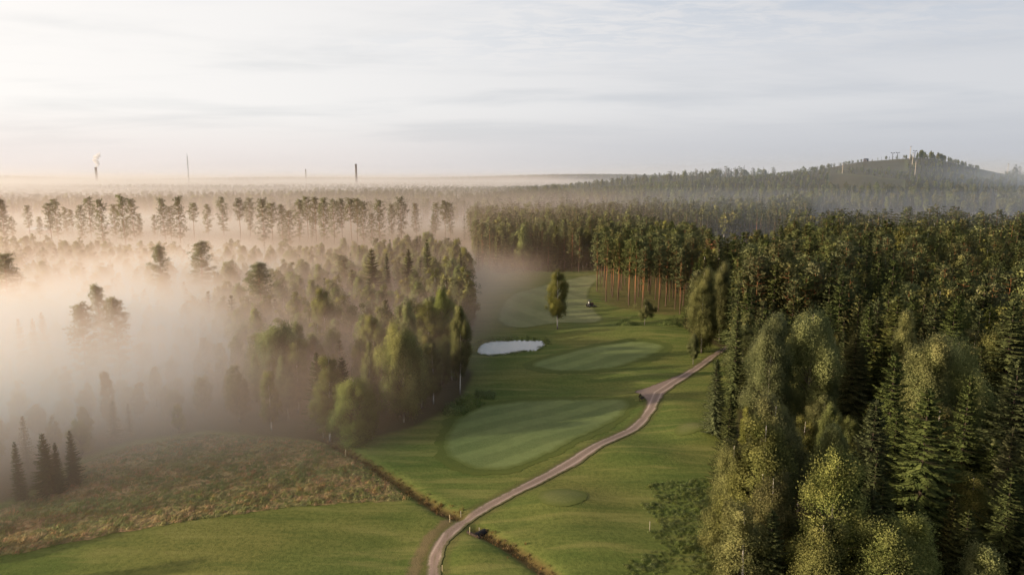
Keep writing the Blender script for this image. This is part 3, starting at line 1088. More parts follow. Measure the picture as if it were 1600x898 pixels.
# the misty pine row (tops given by photo, standing ~400 m out)
ROW = [(42, 322, 0), (75, 318, 0), (85, 312, 1), (101, 325, 0), (110, 328, 0), (123, 322, 0), (137, 310, 1), (156, 313, 0), (177, 321, 0), (190, 308, 0), (206, 312, 1), (216, 335, 1), (254, 311, 0), (264, 324, 1), (277, 309, 0),
       (300, 319, 0), (322, 320, 1), (346, 309, 0), (372, 312, 0), (388, 311, 1), (409, 312, 0), (423, 318, 0), (439, 322, 1), (450, 330, 1), (465, 313, 0), (479, 308, 0), (491, 309, 0), (503, 311, 0), (520, 314, 0), (533, 312, 0),
       (548, 312, 0), (556, 311, 0), (566, 316, 1), (579, 334, 1), (592, 314, 1), (611, 321, 0), (626, 310, 1), (650, 319, 1), (680, 318, 0), (695, 316, 0), (703, 318, 0), (676, 350, 1), (487, 343, 1), (18, 345, 0), (60, 340, 0), (240, 340, 0)]
for px, py, full in ROW:
    full = full or random.random() < .6
    hh = random.uniform(25, 27.5) if py < 330 else 21
    yy = random.uniform(375, 455)
    p = at_dist(px, py, yy)
    TAKEN.append((p.x, p.y, 3))
    plant("pinefull" if full else "pine", p.x, p.y, max(16, p.z), "tall bare-stemmed pine in the thin misty row beyond the fog bank" if not full else "full-crowned pine in the thin misty row beyond the fog bank",
          "pines of the misty row" if not full else "full-crowned pines of the misty row", lod=1)

# ---- forests
CAND = []


def fill(test, y0, y1, x0, x1, step, chooser, zone):
    nx, ny = int((x1 - x0) / step), int((y1 - y0) / step)
    g = np.stack(np.meshgrid(np.arange(nx), np.arange(ny)), -1).reshape(-1, 2).astype(float)
    g[:, 0] += (g[:, 1] % 2) * .5
    g = g * step + RNG.uniform(-.38, .38, g.shape) * step
    x, y = g[:, 0] + x0, g[:, 1] + y0
    z = height(x, y)
    px, py, dep = to_px(x, y, z + 10)
    ok = test(x, y) & (px > -140) & (px < 1740) & (dep > 20)
    for xx, yy in zip(x[ok], y[ok]):
        if yy < 420 and any((xx - a) ** 2 + (yy - b) ** 2 < r * r for a, b, r in TAKEN):
            continue
        kind, h, w = chooser(xx, yy)
        if h <= 0:
            continue
        CAND.append((kind, float(xx), float(yy), h, w, zone))


def pick(ws):
    r = random.random() * sum(w for _, w in ws)
    for k, w in ws:
        r -= w
        if r < 0:
            return k
    return ws[-1][0]


def ch_right(x, y):
    d = math.hypot(x, y)
    n = mnoise.noise(Vector((x / 35, y / 35, 0)))
    if d < 150:
        k = pick([("spruce", 6), ("birch", 1.2 + n), ("aspen", .9 + n)])
    else:
        k = pick([("spruce", 5.4), ("pinefull", 3.4), ("pine", .7), ("birch", .5 + max(0, n) * 3), ("aspen", .3 + max(0, n) * 1.5)])
    h = {"spruce": random.uniform(12, 21), "pine": random.uniform(16, 20.5), "pinefull": random.uniform(13, 20), "birch": random.uniform(12, 19), "aspen": random.uniform(12, 19)}[k]
    pxx = 800 + FPX * x / max(1, y * cp + 30 * sp)
    if d < 112 and 1080 < pxx < 1300:
        if random.random() < .6:
            return k, 0, 1
        k = pick([("birch", 3), ("aspen", 2), ("spruce", 1)])
    h *= 1 + .34 * mnoise.noise(Vector((x / 28, y / 28, 5.0)))
    if d < 118:
        lim = 40 - y * math.tan(PITCH + math.atan((random.uniform(610, 780) - 449) / FPX))
        h = min(h, lim)
        if h < 6:
            h = 0
    return k, h, (random.uniform(1.15, 1.5) if d < 118 else random.uniform(1.05, 1.5))


def ch_left(x, y):
    k = pick([("birch", 4), ("aspen", 2.6), ("round", 1.4), ("spruce", .6), ("pinefull", .3)])
    near = y < 200
    inner = x > -.42 * y
    h = random.uniform(10.5, 15.5) if inner else (random.uniform(4.5, 8) if y < 165 else random.uniform(7.5, 12))
    if inner:
        f = min(1, max(0, (x + .42 * y) / (.42 * y + 6)))
        h *= .84 + .22 * f + .12 * mnoise.noise(Vector((x / 14, y / 14, 1.0)))
        if random.random() < .12:
            h = 0
    if k == "round":
        h *= .72
    if y > 230 and x < -60:
        h *= .85
    return k, h, random.uniform(1.0, 1.4)


def ch_far(x, y):
    k = pick([("spruce", 4), ("pinefull", 2.5), ("pine", 1.5), ("birch", 1.0), ("aspen", .6)])
    return k, random.uniform(14, 20.5), random.uniform(.9, 1.3)


def ch_hill(x, y):
    k = pick([("spruce", 3.5), ("birch", 2.2), ("aspen", 1.4), ("pinefull", 1)])
    zt = hz(x, y)
    f = min(1, max(0, (zt - 12) / 30))
    return k, random.uniform(9, 14) * (1 - f) + random.uniform(3, 5.5) * f, random.uniform(1, 1.3) + .35 * f


fill(lambda x, y: in_poly(x, y, RIGHT), 50, 160, 5, 230, 4.0, ch_right, "right")
fill(lambda x, y: in_poly(x, y, RIGHT) & (y >= 160), 160, 420, 20, 420, 5.2, ch_right, "right")
fill(lambda x, y: in_poly(x, y, LEFT) & (x > -85), 80, 420, -90, 30, 4.8, ch_left, "left")
fill(lambda x, y: in_poly(x, y, LEFT) & (x <= -85), 80, 380, -330, -80, 7.0, ch_left, "left")
fill(lambda x, y: in_poly(x, y, GROVE), 180, 320, 20, 120, 6.0, lambda x, y: ("pine", random.uniform(18.5, 21), random.uniform(.9, 1.15)), "grove")
_bx = [p[0] for p in BACK]
_by = [p[1] for p in BACK]
fill(lambda x, y: (y > np.interp(x, _bx, _by, left=9e9, right=9e9)) & (y < 420) & ~in_poly(x, y, RIGHT) & ~in_poly(x, y, GROVE), 240, 420, -25, 140, 5.0, ch_far, "back")
fill(lambda x, y: (x > -30) & ~in_poly(x, y, RIGHT) & ~SKI(x, y), 420, 560, -60, 620, 6.0, ch_far, "far")
fill(lambda x, y: ~SKI(x, y) & (y < HILL_Y + 40) & (x > 60), 560, 905, 60, 800, 7.0, ch_hill, "far")
fill(lambda x, y: (x <= 60), 560, 900, -60, 60, 7.5, ch_far, "far")
fill(lambda x, y: (y > 620 + 80 * np.sin(x / 90)), 520, 900, -760, -60, 9.5, ch_far, "far")
fill(lambda x, y: np.ones(x.shape, bool), 900, 1600, -1350, 320, 11.0, ch_far, "far")
fill(lambda x, y: (y > HILL_Y + 150) & ((x / y > .72) | (x / y < .38)), 950, 1600, 320, 1300, 13.0, ch_far, "far")
fill(lambda x, y: np.ones(x.shape, bool), 1600, 3300, -2700, 2600, 19.0, ch_far, "far")
fill(lambda x, y: np.ones(x.shape, bool), 3300, 5600, -4600, 4300, 34.0, ch_far, "far")

ZONE_TXT = {
    "right": ("in the dense sunlit forest right of the path", "in the forest right of the path"),
    "left": ("in the misty wood left of the fairway", "in the misty wood left of the fairway"),
    "grove": ("with reddish trunk in the open grove at the fairway's end", "in the open grove"),
    "back": ("in the dim forest closing off the far end of the fairway", "in the forest closing the fairway"),
    "far": ("in the hazy forest beyond the fairway", "in the hazy far forest"),
}
LOOK = {"spruce": "dark pointed spruce", "pine": "bare-stemmed tufted pine", "pinefull": "full-crowned shaggy pine", "birch": "soft leafy birch", "aspen": "upright light green aspen", "round": "low round willow"}
PLUR = {"spruce": "spruces", "pine": "bare-stemmed pines", "pinefull": "full-crowned pines", "birch": "birches", "aspen": "aspens", "round": "willows"}

MAXN = 300
used = {}
for o in list(COL.objects):
    if o.type == "EMPTY":
        n = o.name.split(".")[0]
        used[n] = used.get(n, 0) + 1


def show_rank(c):
    kind, x, y, h, w, zone = c
    px, py, dep = to_px(x, y, h)
    if px < -30 or px > 1630 or py > 890:
        return 1e9
    d = dep
    if zone == "left" and x < -85:
        d *= 2.5
    if zone == "left":
        d *= 1.25
    return d / h


CAND.sort(key=show_rank)
STUFF = {1: [], 2: []}
for c in CAND:
    kind, x, y, h, w, zone = c
    nm = NAME[kind]
    rk = show_rank(c)
    d = math.hypot(x, y)
    if rk < 1e8 and used.get(nm, 0) < MAXN and d < 430 and not (zone == "left" and x < -85 and h < 8):
        used[nm] = used.get(nm, 0) + 1
        lb = LOOK[kind] + " " + ZONE_TXT[zone][0]
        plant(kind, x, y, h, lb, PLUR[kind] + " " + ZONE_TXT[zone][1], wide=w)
    else:
        STUFF[1 if d < 330 else 2].append((kind, x, y, h, w))


def gn_scatter(name, pts, patterns, label=None, cat=None):
    """ONE object whose points carry instances: pts rows (variant, x, y, z, rot, sx, sz)"""
    pts = np.array(pts, float)
    me = bpy.data.meshes.new(name)
    me.vertices.add(len(pts))
    me.vertices.foreach_set("co", pts[:, 1:4].astype(np.float32).ravel())
    for nme, col in (("variant", 0), ("turn", 4), ("sx", 5), ("sz", 6)):
        a = me.attributes.new(nme, "FLOAT", "POINT")
        a.data.foreach_set("value", pts[:, col].astype(np.float32))
    o = mobj(name, me)
    ng = bpy.data.node_groups.new(name, "GeometryNodeTree")
    ng.interface.new_socket("Geometry", in_out="INPUT", socket_type="NodeSocketGeometry")
    ng.interface.new_socket("Geometry", in_out="OUTPUT", socket_type="NodeSocketGeometry")
    nb = NB(ng)
    gi, go = nb.n("NodeGroupInput"), nb.n("NodeGroupOutput")

    def named(n):
        nd = nb.n("GeometryNodeInputNamedAttribute", data_type="FLOAT")
        nd.inputs["Name"].default_value = n
        return X(nb, nd.outputs[0])
    v, tr, sx, sz = named("variant"), named("turn"), named("sx"), named("sz")
    rot = nb.vec(0.0, 0.0, tr)
    sc = nb.vec(sx, sx, sz)
    join = nb.n("GeometryNodeJoinGeometry")
    for k, meshes in enumerate(patterns):
        ms = meshes if isinstance(meshes, tuple) else (meshes,)
        for m_ in ms:
            po = bpy.data.objects.new(name + "_pattern", m_)
            oi = nb.n("GeometryNodeObjectInfo", transform_space="ORIGINAL")
            oi.inputs["Object"].default_value = po
            oi.inputs["As Instance"].default_value = True
            iop = nb.n("GeometryNodeInstanceOnPoints")
            ng.links.new(gi.outputs[0], iop.inputs["Points"])
            cmpn = nb.n("FunctionNodeCompare", data_type="FLOAT", operation="EQUAL")
            nb.put(cmpn.inputs["A"], v)
            cmpn.inputs["B"].default_value = float(k)
            cmpn.inputs["Epsilon"].default_value = .1
            ng.links.new(cmpn.outputs[0], iop.inputs["Selection"])
            ng.links.new(oi.outputs["Geometry"], iop.inputs["Instance"])
            nb.put(iop.inputs["Rotation"], rot)
            nb.put(iop.inputs["Scale"], sc)
            ng.links.new(iop.outputs[0], join.inputs[0])
    ng.links.new(join.outputs[0], go.inputs[0])
    md = o.modifiers.new("scatter", "NODES")
    md.node_group = ng
    tag(o, label, cat, kind="stuff")
    return o


for lod, nm, lb in ((1, "forest", "dense mixed forest of spruce, pine and birch filling in behind the nearest trees"), (2, "distant_forest", "hazy distant forest reaching over the hill and to the horizon")):
    pats, index = [], {}
    for kind in ("spruce", "pine", "pinefull", "birch", "aspen", "round"):
        for k, pr in enumerate(LIB[kind, lod]):
            index[kind, k] = len(pats)
            pats.append(pr)
    rows = []
    for kind, x, y, h, w in STUFF[lod]:
        k = random.randrange(len(LIB[kind, lod]))
        s = h / BASE_H[kind]
        if y > 1600:
            w *= 1.25
        if y > 3300:
            w *= 1.6
        rows.append((index[kind, k], x, y, 0.0, random.uniform(0, 6.28), s * w, s))
    if rows:
        rows = np.array(rows)
        rows[:, 3] = height(rows[:, 1], rows[:, 2]) - .1
        gn_scatter(nm, rows, pats, lb, "forest")
print("individual trees:", used, "stuff:", {k: len(v) for k, v in STUFF.items()})

# ------------------------------------------------------------------ ground features
build_ground()
sheet("path", PATH, MAT["gravel"], .07, .3, .16, smooth_n=1)
for k, g in GREENS.items():
    gp = gpoly(g)
    cx = sum(p[0] for p in gp) / len(gp)
    cy = sum(p[1] for p in gp) / len(gp)
    big = []
    for p in gp:
        L = math.hypot(p[0] - cx, p[1] - cy)
        f = (L + (2.6 if k == "upper" else 1.6)) / L
        big.append((cx + (p[0] - cx) * f, cy + (p[1] - cy) * f))
    sheet("green_collar", big, MAT["collar"], .035, .8, .55, True)
    sheet("golf_green", gp, MAT["green"], .06, .8, .30, True)
for t in TEES:
    sheet("tee_lawn", t, MAT["tee"], .055, .6, .22)
sheet("fairway", FAIRWAY, MAT["fairway"], .06, 2.0, .3)
sheet("meadow", MEADOW, MAT["meadow"], .03, 1.0, .35, True, 1)
# pond: level water, with the basin below it
_cx = sum(p[0] for p in POND_G) / len(POND_G)
_cy = sum(p[1] for p in POND_G) / len(POND_G)
o = sheet("pond_water", [(_cx + (p[0] - _cx) * 1.08, _cy + (p[1] - _cy) * 1.12) for p in POND_G], MAT["water"], 0.0, 1.0, .3, True)
for vv in o.data.vertices:
    vv.co.z = -.36

# ------------------------------------------------------------------ low growth
def tuft_mesh(seed, n, hh, lean, w, mat):
    rng = np.random.default_rng(seed)
    P = np.column_stack([rng.normal(size=n) * .22, rng.normal(size=n) * .22, np.zeros(n)])
    U = np.column_stack([rng.normal(size=n) * .45 + lean, rng.normal(size=n) * .45, np.ones(n)])
    q = kites(P, U, hh * rng.uniform(.5, 1.15, n), w * rng.uniform(.7, 1.4, n), rng)
    return crown_mesh("tuft", [q], [rng.uniform(0, 1, n)], mat, [np.column_stack([P[:, :2] * 1.5, np.full(n, .8)])])


def bush_mesh(seed, n, r, hh, mat, leaf=.16):
    rng = np.random.default_rng(seed)
    d = unit(rng.normal(size=(n, 3)))
    d[:, 2] = np.abs(d[:, 2])
    lob = 1 + .2 * np.sin(d[:, 0] * 5 + seed) + .15 * np.sin(d[:, 1] * 7)
    P = d * np.array([r, r, hh]) * (lob * rng.uniform(.45, 1, n) ** .5)[:, None]
    U = d + rng.normal(size=(n, 3)) * .6 + [0, 0, .2]
    q = kites(P, U, leaf * rng.uniform(.8, 1.6, n), leaf * .7, rng)
    return crown_mesh("bush", [q], [.3 + .5 * P[:, 2] / hh + rng.normal(size=n) * .15], mat, [d + [0, 0, .3]])


def scatter_pts(poly, step, nvar, smin, smax, test=None, turn=None):
    xs = [p[0] for p in poly]
    ys = [p[1] for p in poly]
    g = np.stack(np.meshgrid(np.arange(min(xs), max(xs), step), np.arange(min(ys), max(ys), step)), -1).reshape(-1, 2)
    g = g + RNG.uniform(-.5, .5, g.shape) * step
    g = g[in_poly(g[:, 0], g[:, 1], poly)]
    px, py, dep = to_px(g[:, 0], g[:, 1], np.zeros(len(g)))
    g = g[(px > -60) & (px < 1660) & (py < 930)]
    n = len(g)
    z = height(g[:, 0], g[:, 1])
    s = RNG.uniform(smin, smax, n) * (1 + .35 * np.sin(g[:, 0] * .9 + 2 * np.sin(g[:, 1] * .5)) * np.sin(g[:, 1] * .7))
    tr = RNG.uniform(0, 6.28, n) if turn is None else turn + RNG.normal(size=n) * .6
    return np.column_stack([RNG.integers(0, nvar, n), g, z, tr, s, s * RNG.uniform(.7, 1.2, n)])


tv = [tuft_mesh(500 + i, 30, .46, .8, .05, MAT["tuft"]) for i in range(5)]
gn_scatter("meadow_grass", scatter_pts(MEADOW, .5, 5, .35, 1.1, turn=.6), tv, "rough lodged grass of the unmown meadow, green to rusty straw", "tall grass")
rv = [tuft_mesh(520 + i, 18, .8, .1, .07, MAT["reed"]) for i in range(3)]
rows = []
for dl in DITCHES:
    for (ax, ay), (bx, by) in zip(dl[:-1], dl[1:]):
        L = math.hypot(bx - ax, by - ay)
        for i in range(int(L * 5)):
            t = random.random()
            x, y = ax + (bx - ax) * t + random.gauss(0, .55), ay + (by - ay) * t + random.gauss(0, .55)
            s = random.uniform(.22, .6) * (1.3 if min(math.hypot(x - DITCHES[0][-1][0], y - DITCHES[0][-1][1]), math.hypot(x - DITCHES[1][0][0], y - DITCHES[1][0][1])) < 6 else 1)
            rows.append((random.randrange(3), x, y, hz(x, y), random.uniform(0, 6.28), s, s))
gn_scatter("ditch_reeds", rows, rv, "brown dry reeds growing along the two ditches", "reeds")
rows = []
for k in range(520):
    i = random.randrange(len(POND_G))
    a, b_ = POND_G[i], POND_G[(i + 1) % len(POND_G)]
    t = random.random()
    x, y = a[0] + (b_[0] - a[0]) * t + random.gauss(0, .8), a[1] + (b_[1] - a[1]) * t + random.gauss(0, .8)
    s_ = random.uniform(.3, .8)
    if not in_poly(x, y, POND_G) or random.random() < .25:
        rows.append((random.randrange(3), x, y, hz(x, y) - .05, random.uniform(0, 6.28), s_, s_))
gv = [tuft_mesh(560 + i, 18, .75, .1, .09, MAT["bush"]) for i in range(3)]
gn_scatter("bank_grass", rows, gv, "green sedge fringing the bank of the small pond", "sedge")
bv = [bush_mesh(540 + i, 520, .85, .65, MAT["bush"], .09) for i in range(4)]
ug = scatter_pts(UNDER, .55, 4, .22, .55)
_cu = np.array(UNDER)
_ed = seg_dist(ug[:, 1], ug[:, 2], UNDER + UNDER[:1])
_nn = np.array([mnoise.noise(Vector((a / 2.6, b / 2.6, 2.0))) for a, b in ug[:, 1:3]])
_ok = _ed + _nn * 2.4 > 1.0
ug[:, 5:7] *= np.clip(.55 + _ed[:, None] * .10 + _nn[:, None] * .5, .35, 1.0)
ug = ug[_ok]
gn_scatter("undergrowth", ug, bv, "bushy dark green undergrowth between the mown lawn and the forest", "undergrowth")


def shrub(px, py, r, h, label, mat="bush"):
    x, y = gpt(px, py)
    me = bush_mesh(int(px * 7 + py), 900, r, h, MAT[mat], .22)
    o = mobj("shrub", me)
    o.location = (x, y, hz(x, y) - .05)
    tag(o, label, "shrub")


shrub(980, 512, 3.0, 1.5, "low dark shrub on the lawn left of the small spreading birch")
shrub(1048, 512, 3.2, 2.0, "rounded shrub at the grove's edge beside the forest corner")
shrub(733, 632, 2.6, 1.6, "low dark scrub at the wood's corner nearest the lower green")
shrub(708, 645, 2.2, 1.3, "smaller scrub left of the corner scrub at the wood's foot")
shrub(757, 618, 1.9, 1.0, "lone low bush standing out on the grass before the wood's corner")
shrub(1140, 786, 1.6, 1.6, "pale dry shrub in the undergrowth by the golden birch", "tuft")

# ------------------------------------------------------------------ small things
def post(px, py, h, mat, label, r=.036):
    x, y = gpt(px, py)
    mb = MB().tube([(0, 0, -.2), (0, 0, h * .95), (0, 0, h)], [r, r, r * .5], 8)
    o = mb.build("marker_post", MAT[mat], None, True)
    o.location = (x, y, hz(x, y))
    o.rotation_euler = (random.uniform(-.04, .04), random.uniform(-.04, .04), 0)
    tag(o, label, "post", "marker posts on the course")


post(703, 813, .95, "pale_wood", "pale yellow marker post at the end of the reedy ditch, left of the path")
post(720, 801, .80, "white_post", "thin white marker post close above the path, beyond the yellow one")
post(734, 832, .95, "pale_wood", "pale yellow marker post on the near side of the path by the dark culvert")
post(749, 825, .80, "white_post", "thin white marker post right of the dark culvert")
post(267, 689, 1.5, "white_post", "white post standing by itself at the meadow's misty far edge")
post(540, 713, 1.1, "pale_wood", "pale post where the ditch meets the wood")
post(582, 688, 1.6, "white_post", "white stake at the dark foot of the misty wood")
post(1015, 834, 1.2, "white_post", "white stake at the tip of the mown lawn against the undergrowth")
post(691, 893, .7, "pale_wood", "short pale stake on the path's right side at the bottom edge")
post(505, 682, 1.3, "white_post", "white stake beside the big willow at the meadow corner")

# culvert under the path
x, y = gpt(749, 829)
cr = empty("culvert", (x, y, hz(x, y) + .15), 2.4)
tag(cr, "dark culvert mouth where the ditch passes under the path", "culvert")
MB().tube([(0, -.9, 0), (0, 0, 0), (0, .9, 0)], [.42, .42, .42], 14).build("pipe", MAT["rubber"], cr, True)
MB().box((0, .95, .1), (2.0, .25, .9)).build("headwall", MAT["dark_wood"], cr)

# bench at the path junction
x, y = gpt(1003, 624)
b = empty("bench", (x, y, hz(x, y)), 1.15)
tag(b, "dark wooden bench beside the path junction", "bench")
mb = MB()
for i in range(4):
    mb.box((0, -.24 + i * .15, .46), (1.7, .12, .045))
mb.build("seat", MAT["dark_wood"], b)
mb = MB()
for i in range(3):
    mb.box((0, .33 + i * .05, .62 + i * .16), (1.7, .04, .12), 0, -.25)
mb.build("backrest", MAT["dark_wood"], b)
for sx in (-.7, .7):
    for sy in (-.2, .28):
        MB().box((sx, sy, .215), (.08, .08, .43)).build("leg", MAT["dark_wood"], b)

# ride-on mower at the fairway edge
x, y = gpt(922, 482)
mw = empty("mower", (x, y, hz(x, y) + .06), .5)
tag(mw, "small dark ride-on mower with a maroon hood on the pale fairway strip", "mower")
MB().box((0, 0, .62), (1.9, .9, .42), bevel=.3).build("chassis", MAT["dark_steel"], mw)
MB().box((.68, 0, 1.0), (.95, .82, .36), bevel=.35).build("hood", MAT["maroon"], mw)
st = MB().box((-.25, 0, .95), (.55, .6, .2), bevel=.3).build("seat", MAT["rubber"], mw)
MB().box((-.52, 0, 1.28), (.12, .58, .5), bevel=.3).build("backrest", MAT["white_paint"], st)
for sx, sy, rr in ((.7, .55, .33), (.7, -.55, .33), (-.62, .58, .46), (-.62, -.58, .46)):
    w = MB().tube([(sx, sy - .13, rr), (sx, sy, rr), (sx, sy + .13, rr)], [rr, rr * 1.02, rr], 18).build("wheel", MAT["rubber"], mw, True)
    MB().tube([(sx, sy - .15, rr), (sx, sy + .15, rr)], [rr * .5, rr * .5], 12).build("rim", MAT["grey_steel"], w, True)
for sx in (-.72,):
    mb = MB()
    for sy in (-.42, .42):
        mb.tube([(sx, sy, .7), (sx, sy, 2.0)], [.035, .035], 8)
    mb.tube([(sx, -.42, 2.0), (sx, .42, 2.0)], [.035, .035], 8)
    mb.build("roll_bar", MAT["dark_steel"], mw, True)
MB().box((-.05, 0, 2.03), (1.5, 1.05, .07), bevel=.3).build("canopy", MAT["dark_steel"], mw)
sw = MB().tube([(.2, 0, 1.1), (.05, 0, 1.35)], [.025, .025], 8).build("steering_column", MAT["dark_steel"], mw)
ring = [(.04 + .07 * math.sin(a), .2 * math.cos(a), 1.36 + .17 * math.sin(a)) for a in np.linspace(0, 6.283, 17)]
MB().tube(ring, [.02] * 17, 6).build("steering_wheel", MAT["rubber"], sw)
for sy in (-.75, 0, .75):
    MB().box((1.5, sy, .22), (.55, .68, .26), bevel=.3).build("mower_deck", MAT["dark_steel"], mw)
# driver
dm = plain("dark_jacket", (.05, .045, .06), .9)
sk = plain("skin", (.45, .30, .22), .6)


def skinned(name, verts, edges, radii, mat, parent=None):
    me = bpy.data.meshes.new(name)
    me.from_pydata(verts, edges, [])
    o = mobj(name, me, parent)
    sm = o.modifiers.new("skin", "SKIN")
    for i, r in enumerate(radii):
        me.skin_vertices[0].data[i].radius = (r, r)
    me.skin_vertices[0].data[0].use_root = True
    ss = o.modifiers.new("sub", "SUBSURF")
    ss.levels = ss.render_levels = 2
    me.materials.append(mat)
    return o


pr = empty("person", mw.location, .5)
tag(pr, "person in dark clothes sitting on the ride-on mower, hands on the wheel", "person")
skinned("body", [(-.25, 0, 1.12), (-.28, 0, 1.35), (-.27, 0, 1.58), (-.25, 0, 1.70), (-.23, 0, 1.84),
                 (-.27, .19, 1.56), (-.1, .25, 1.36), (.1, .16, 1.44), (-.27, -.19, 1.56), (-.1, -.25, 1.36), (.1, -.16, 1.44),
                 (.12, .12, 1.14), (.25, .13, .88), (.36, .13, .84), (.12, -.12, 1.14), (.25, -.13, .88), (.36, -.13, .84)],
        [(0, 1), (1, 2), (2, 3), (3, 4), (2, 5), (5, 6), (6, 7), (2, 8), (8, 9), (9, 10), (0, 11), (11, 12), (12, 13), (0, 14), (14, 15), (15, 16)],
        [.16, .16, .15, .065, .10, .07, .055, .045, .07, .055, .045, .085, .06, .055, .085, .06, .055], dm, pr)
MB().tube([(-.22, 0, 1.78), (-.22, 0, 1.86), (-.22, 0, 1.96), (-.22, 0, 1.99)], [.07, .105, .09, .03], 14).build("face", sk, pr, True)
MB().tube([(-.24, 0, 1.90), (-.24, 0, 1.97), (-.24, 0, 2.0)], [.118, .10, .03], 14).build("cap", MAT["rubber"], pr, True)

# ------------------------------------------------------------------ far structures
def chimney(px, ytop, ybase, dist, r0, r1, mat, label, bands=None):
    t = at_dist(px, ytop, dist)
    bz = hz(t.x, t.y)
    root = empty("chimney", (t.x, t.y, bz))
    H = t.z - bz
    tag(root, label, "chimney")
    k = 8
    MB().tube([(0, 0, H * i / k) for i in range(k + 1)], [r0 + (r1 - r0) * i / k for i in range(k + 1)], 20).build("shaft", MAT[mat], root, True)
    MB().tube([(0, 0, H - .5), (0, 0, H + 1.5)], [r1 * 1.18, r1 * 1.18], 20).build("rim", MAT["dark_steel"], root, True)
    mb = MB()
    mb.tube([(r0 * .9, -r0 * .5, 2), (r1 * .95, -r1 * .5, H - 1)], [.25, .25], 6)
    mb.build("ladder", MAT["dark_steel"], root)
    return root, t


chimney(556, 257, 287, 2500, 4.4, 3.4, "concrete_dark", "tall dark chimney standing alone above the white fog on the horizon")
chimney(477.5, 265, 276, 3200, 2.9, 2.3, "concrete_grey", "small pale chimney on the horizon between the mast and the dark chimney")
ch, tip = chimney(149.5, 262, 277, 3300, 5.8, 5.0, "concrete_dark", "smoking dark chimney on the far left ridge")


def lattice(name, x, y, z0, H, w0, w1, mat, parent=None, r=.12, n=14):
    mb = MB()
    cs = [(-1, -1), (1, -1), (1, 1), (-1, 1)]
    for a, b_ in cs:
        mb.tube([(a * w0, b_ * w0, 0), (a * w1, b_ * w1, H)], [r, r * .8], 5)
    for i in range(n):
        za, zb = H * i / n, H * (i + 1) / n
        wa, wb = w0 + (w1 - w0) * i / n, w0 + (w1 - w0) * (i + 1) / n
        for k in range(4):
            a, c = cs[k], cs[(k + 1) % 4]
            mb.tube([(a[0] * wa, a[1] * wa, za), (c[0] * wb, c[1] * wb, zb)], [r * .6, r * .6], 4)
    o = mb.build(name, MAT[mat], parent)
    o.location = (x, y, z0)
    return o


p = at_dist(292, 240, 2300)
ms = empty("radio_mast", (p.x, p.y, hz(p.x, p.y)))
tag(ms, "tall thin radio mast rising over the far left fog", "mast")
Hm = p.z - hz(p.x, p.y)
lattice("lattice", 0, 0, 0, Hm * .93, 1.0, .9, "grey_steel", ms, .28, 26)
MB().tube([(0, 0, Hm * .93), (0, 0, Hm)], [.5, .35], 8).build("antenna", MAT["dark_steel"], ms)
for k in range(3):
    a = k * 2.094
    MB().tube([(0, 0, Hm * .85), (math.cos(a) * Hm * .4, math.sin(a) * Hm * .4, 0)], [.05, .05], 4).build("guy_wire", MAT["grey_steel"], ms)

# ski lift pylons on the hill
def hill_at(px, back=0):
    """terrain crest point under a photo column"""
    x = (px - 800) / FPX * HILL_Y * 1.01
    return x, HILL_Y + back


for px, H, lb in ((1378.5, 8.5, "leftmost of the three T-shaped ski lift pylons on the hilltop"), (1386, 8.5, "middle one of the T-shaped ski lift pylons on the hilltop"), (1412, 9.5, "T-shaped ski lift pylon beside the hilltop trees")):
    x, y = hill_at(px)
    t = empty("lift_pylon", (x, y, hz(x, y) - .2), .2)
    tag(t, lb, "ski lift pylon", "ski lift pylons")
    MB().tube([(0, 0, 0), (0, 0, H)], [.38, .26], 10).build("mast", MAT["dark_steel"], t, True)
    MB().box((0, 0, H + .15), (5.2, .35, .4)).build("crossarm", MAT["dark_steel"], t)
    for sx in (-2.3, 2.3):
        mb = MB()
        for q in (-.6, 0, .6):
            mb.tube([(sx - .1, q, H + .55), (sx + .1, q, H + .55)], [.28, .28], 10)
        mb.build("sheave", MAT["rubber"], t)
for px, dy, H, lb in ((1405, -45, 15, "pale floodlight mast on the ski slope just under the summit"), (1409.5, -85, 13, "pale floodlight mast in the middle of the ski slope"), (1415, -150, 15, "pale floodlight mast lowest on the ski slope"),
                      (1556, -60, 15, "pale floodlight mast on the hill's right shoulder"), (1304, -110, 11, "pale floodlight mast on the misty left slope")):
    x0 = (px - 800) / FPX * (HILL_Y + dy) * 1.01
    t = empty("floodlight_mast", (x0, HILL_Y + dy, hz(x0, HILL_Y + dy) - .2), .1)
    tag(t, lb, "light mast", "floodlight masts on the ski slope")
    MB().tube([(0, 0, 0), (0, 0, H)], [.35, .22], 8).build("mast", MAT["white_post"], t, True)
    MB().box((0, -.2, H), (1.8, .4, .5)).build("lamp_head", MAT["grey_steel"], t)
# hut on the summit
x, y = hill_at(1336, -4)
hu = empty("hut", (x, y, hz(x, y) - .3), .2)
tag(hu, "small dark hut on the left shoulder of the hilltop", "hut")
MB().box((0, 0, 1.4), (4.6, 3.4, 2.8), bevel=.03).build("wall", MAT["dark_wood"], hu)
MB().add([(-2.6, -2, 2.75), (2.6, -2, 2.75), (2.6, 2, 2.75), (-2.6, 2, 2.75), (-2.6, 0, 4.0), (2.6, 0, 4.0)], [(0, 1, 5, 4), (2, 3, 4, 5), (0, 3, 2, 1)]).add([(-2.6, -2, 2.75), (-2.6, 2, 2.75), (-2.6, 0, 4.0), (2.6, -2, 2.75), (2.6, 2, 2.75), (2.6, 0, 4.0)], [(0, 2, 1), (3, 4, 5)]).build("roof", MAT["dark_steel"], hu)
MB().box((.8, -1.72, 1.5), (.9, .08, .9)).build("window", MAT["glass_dark"], hu)
MB().box((-1, -1.72, 1.1), (.9, .08, 2.1)).build("door", MAT["pale_wall"], hu)
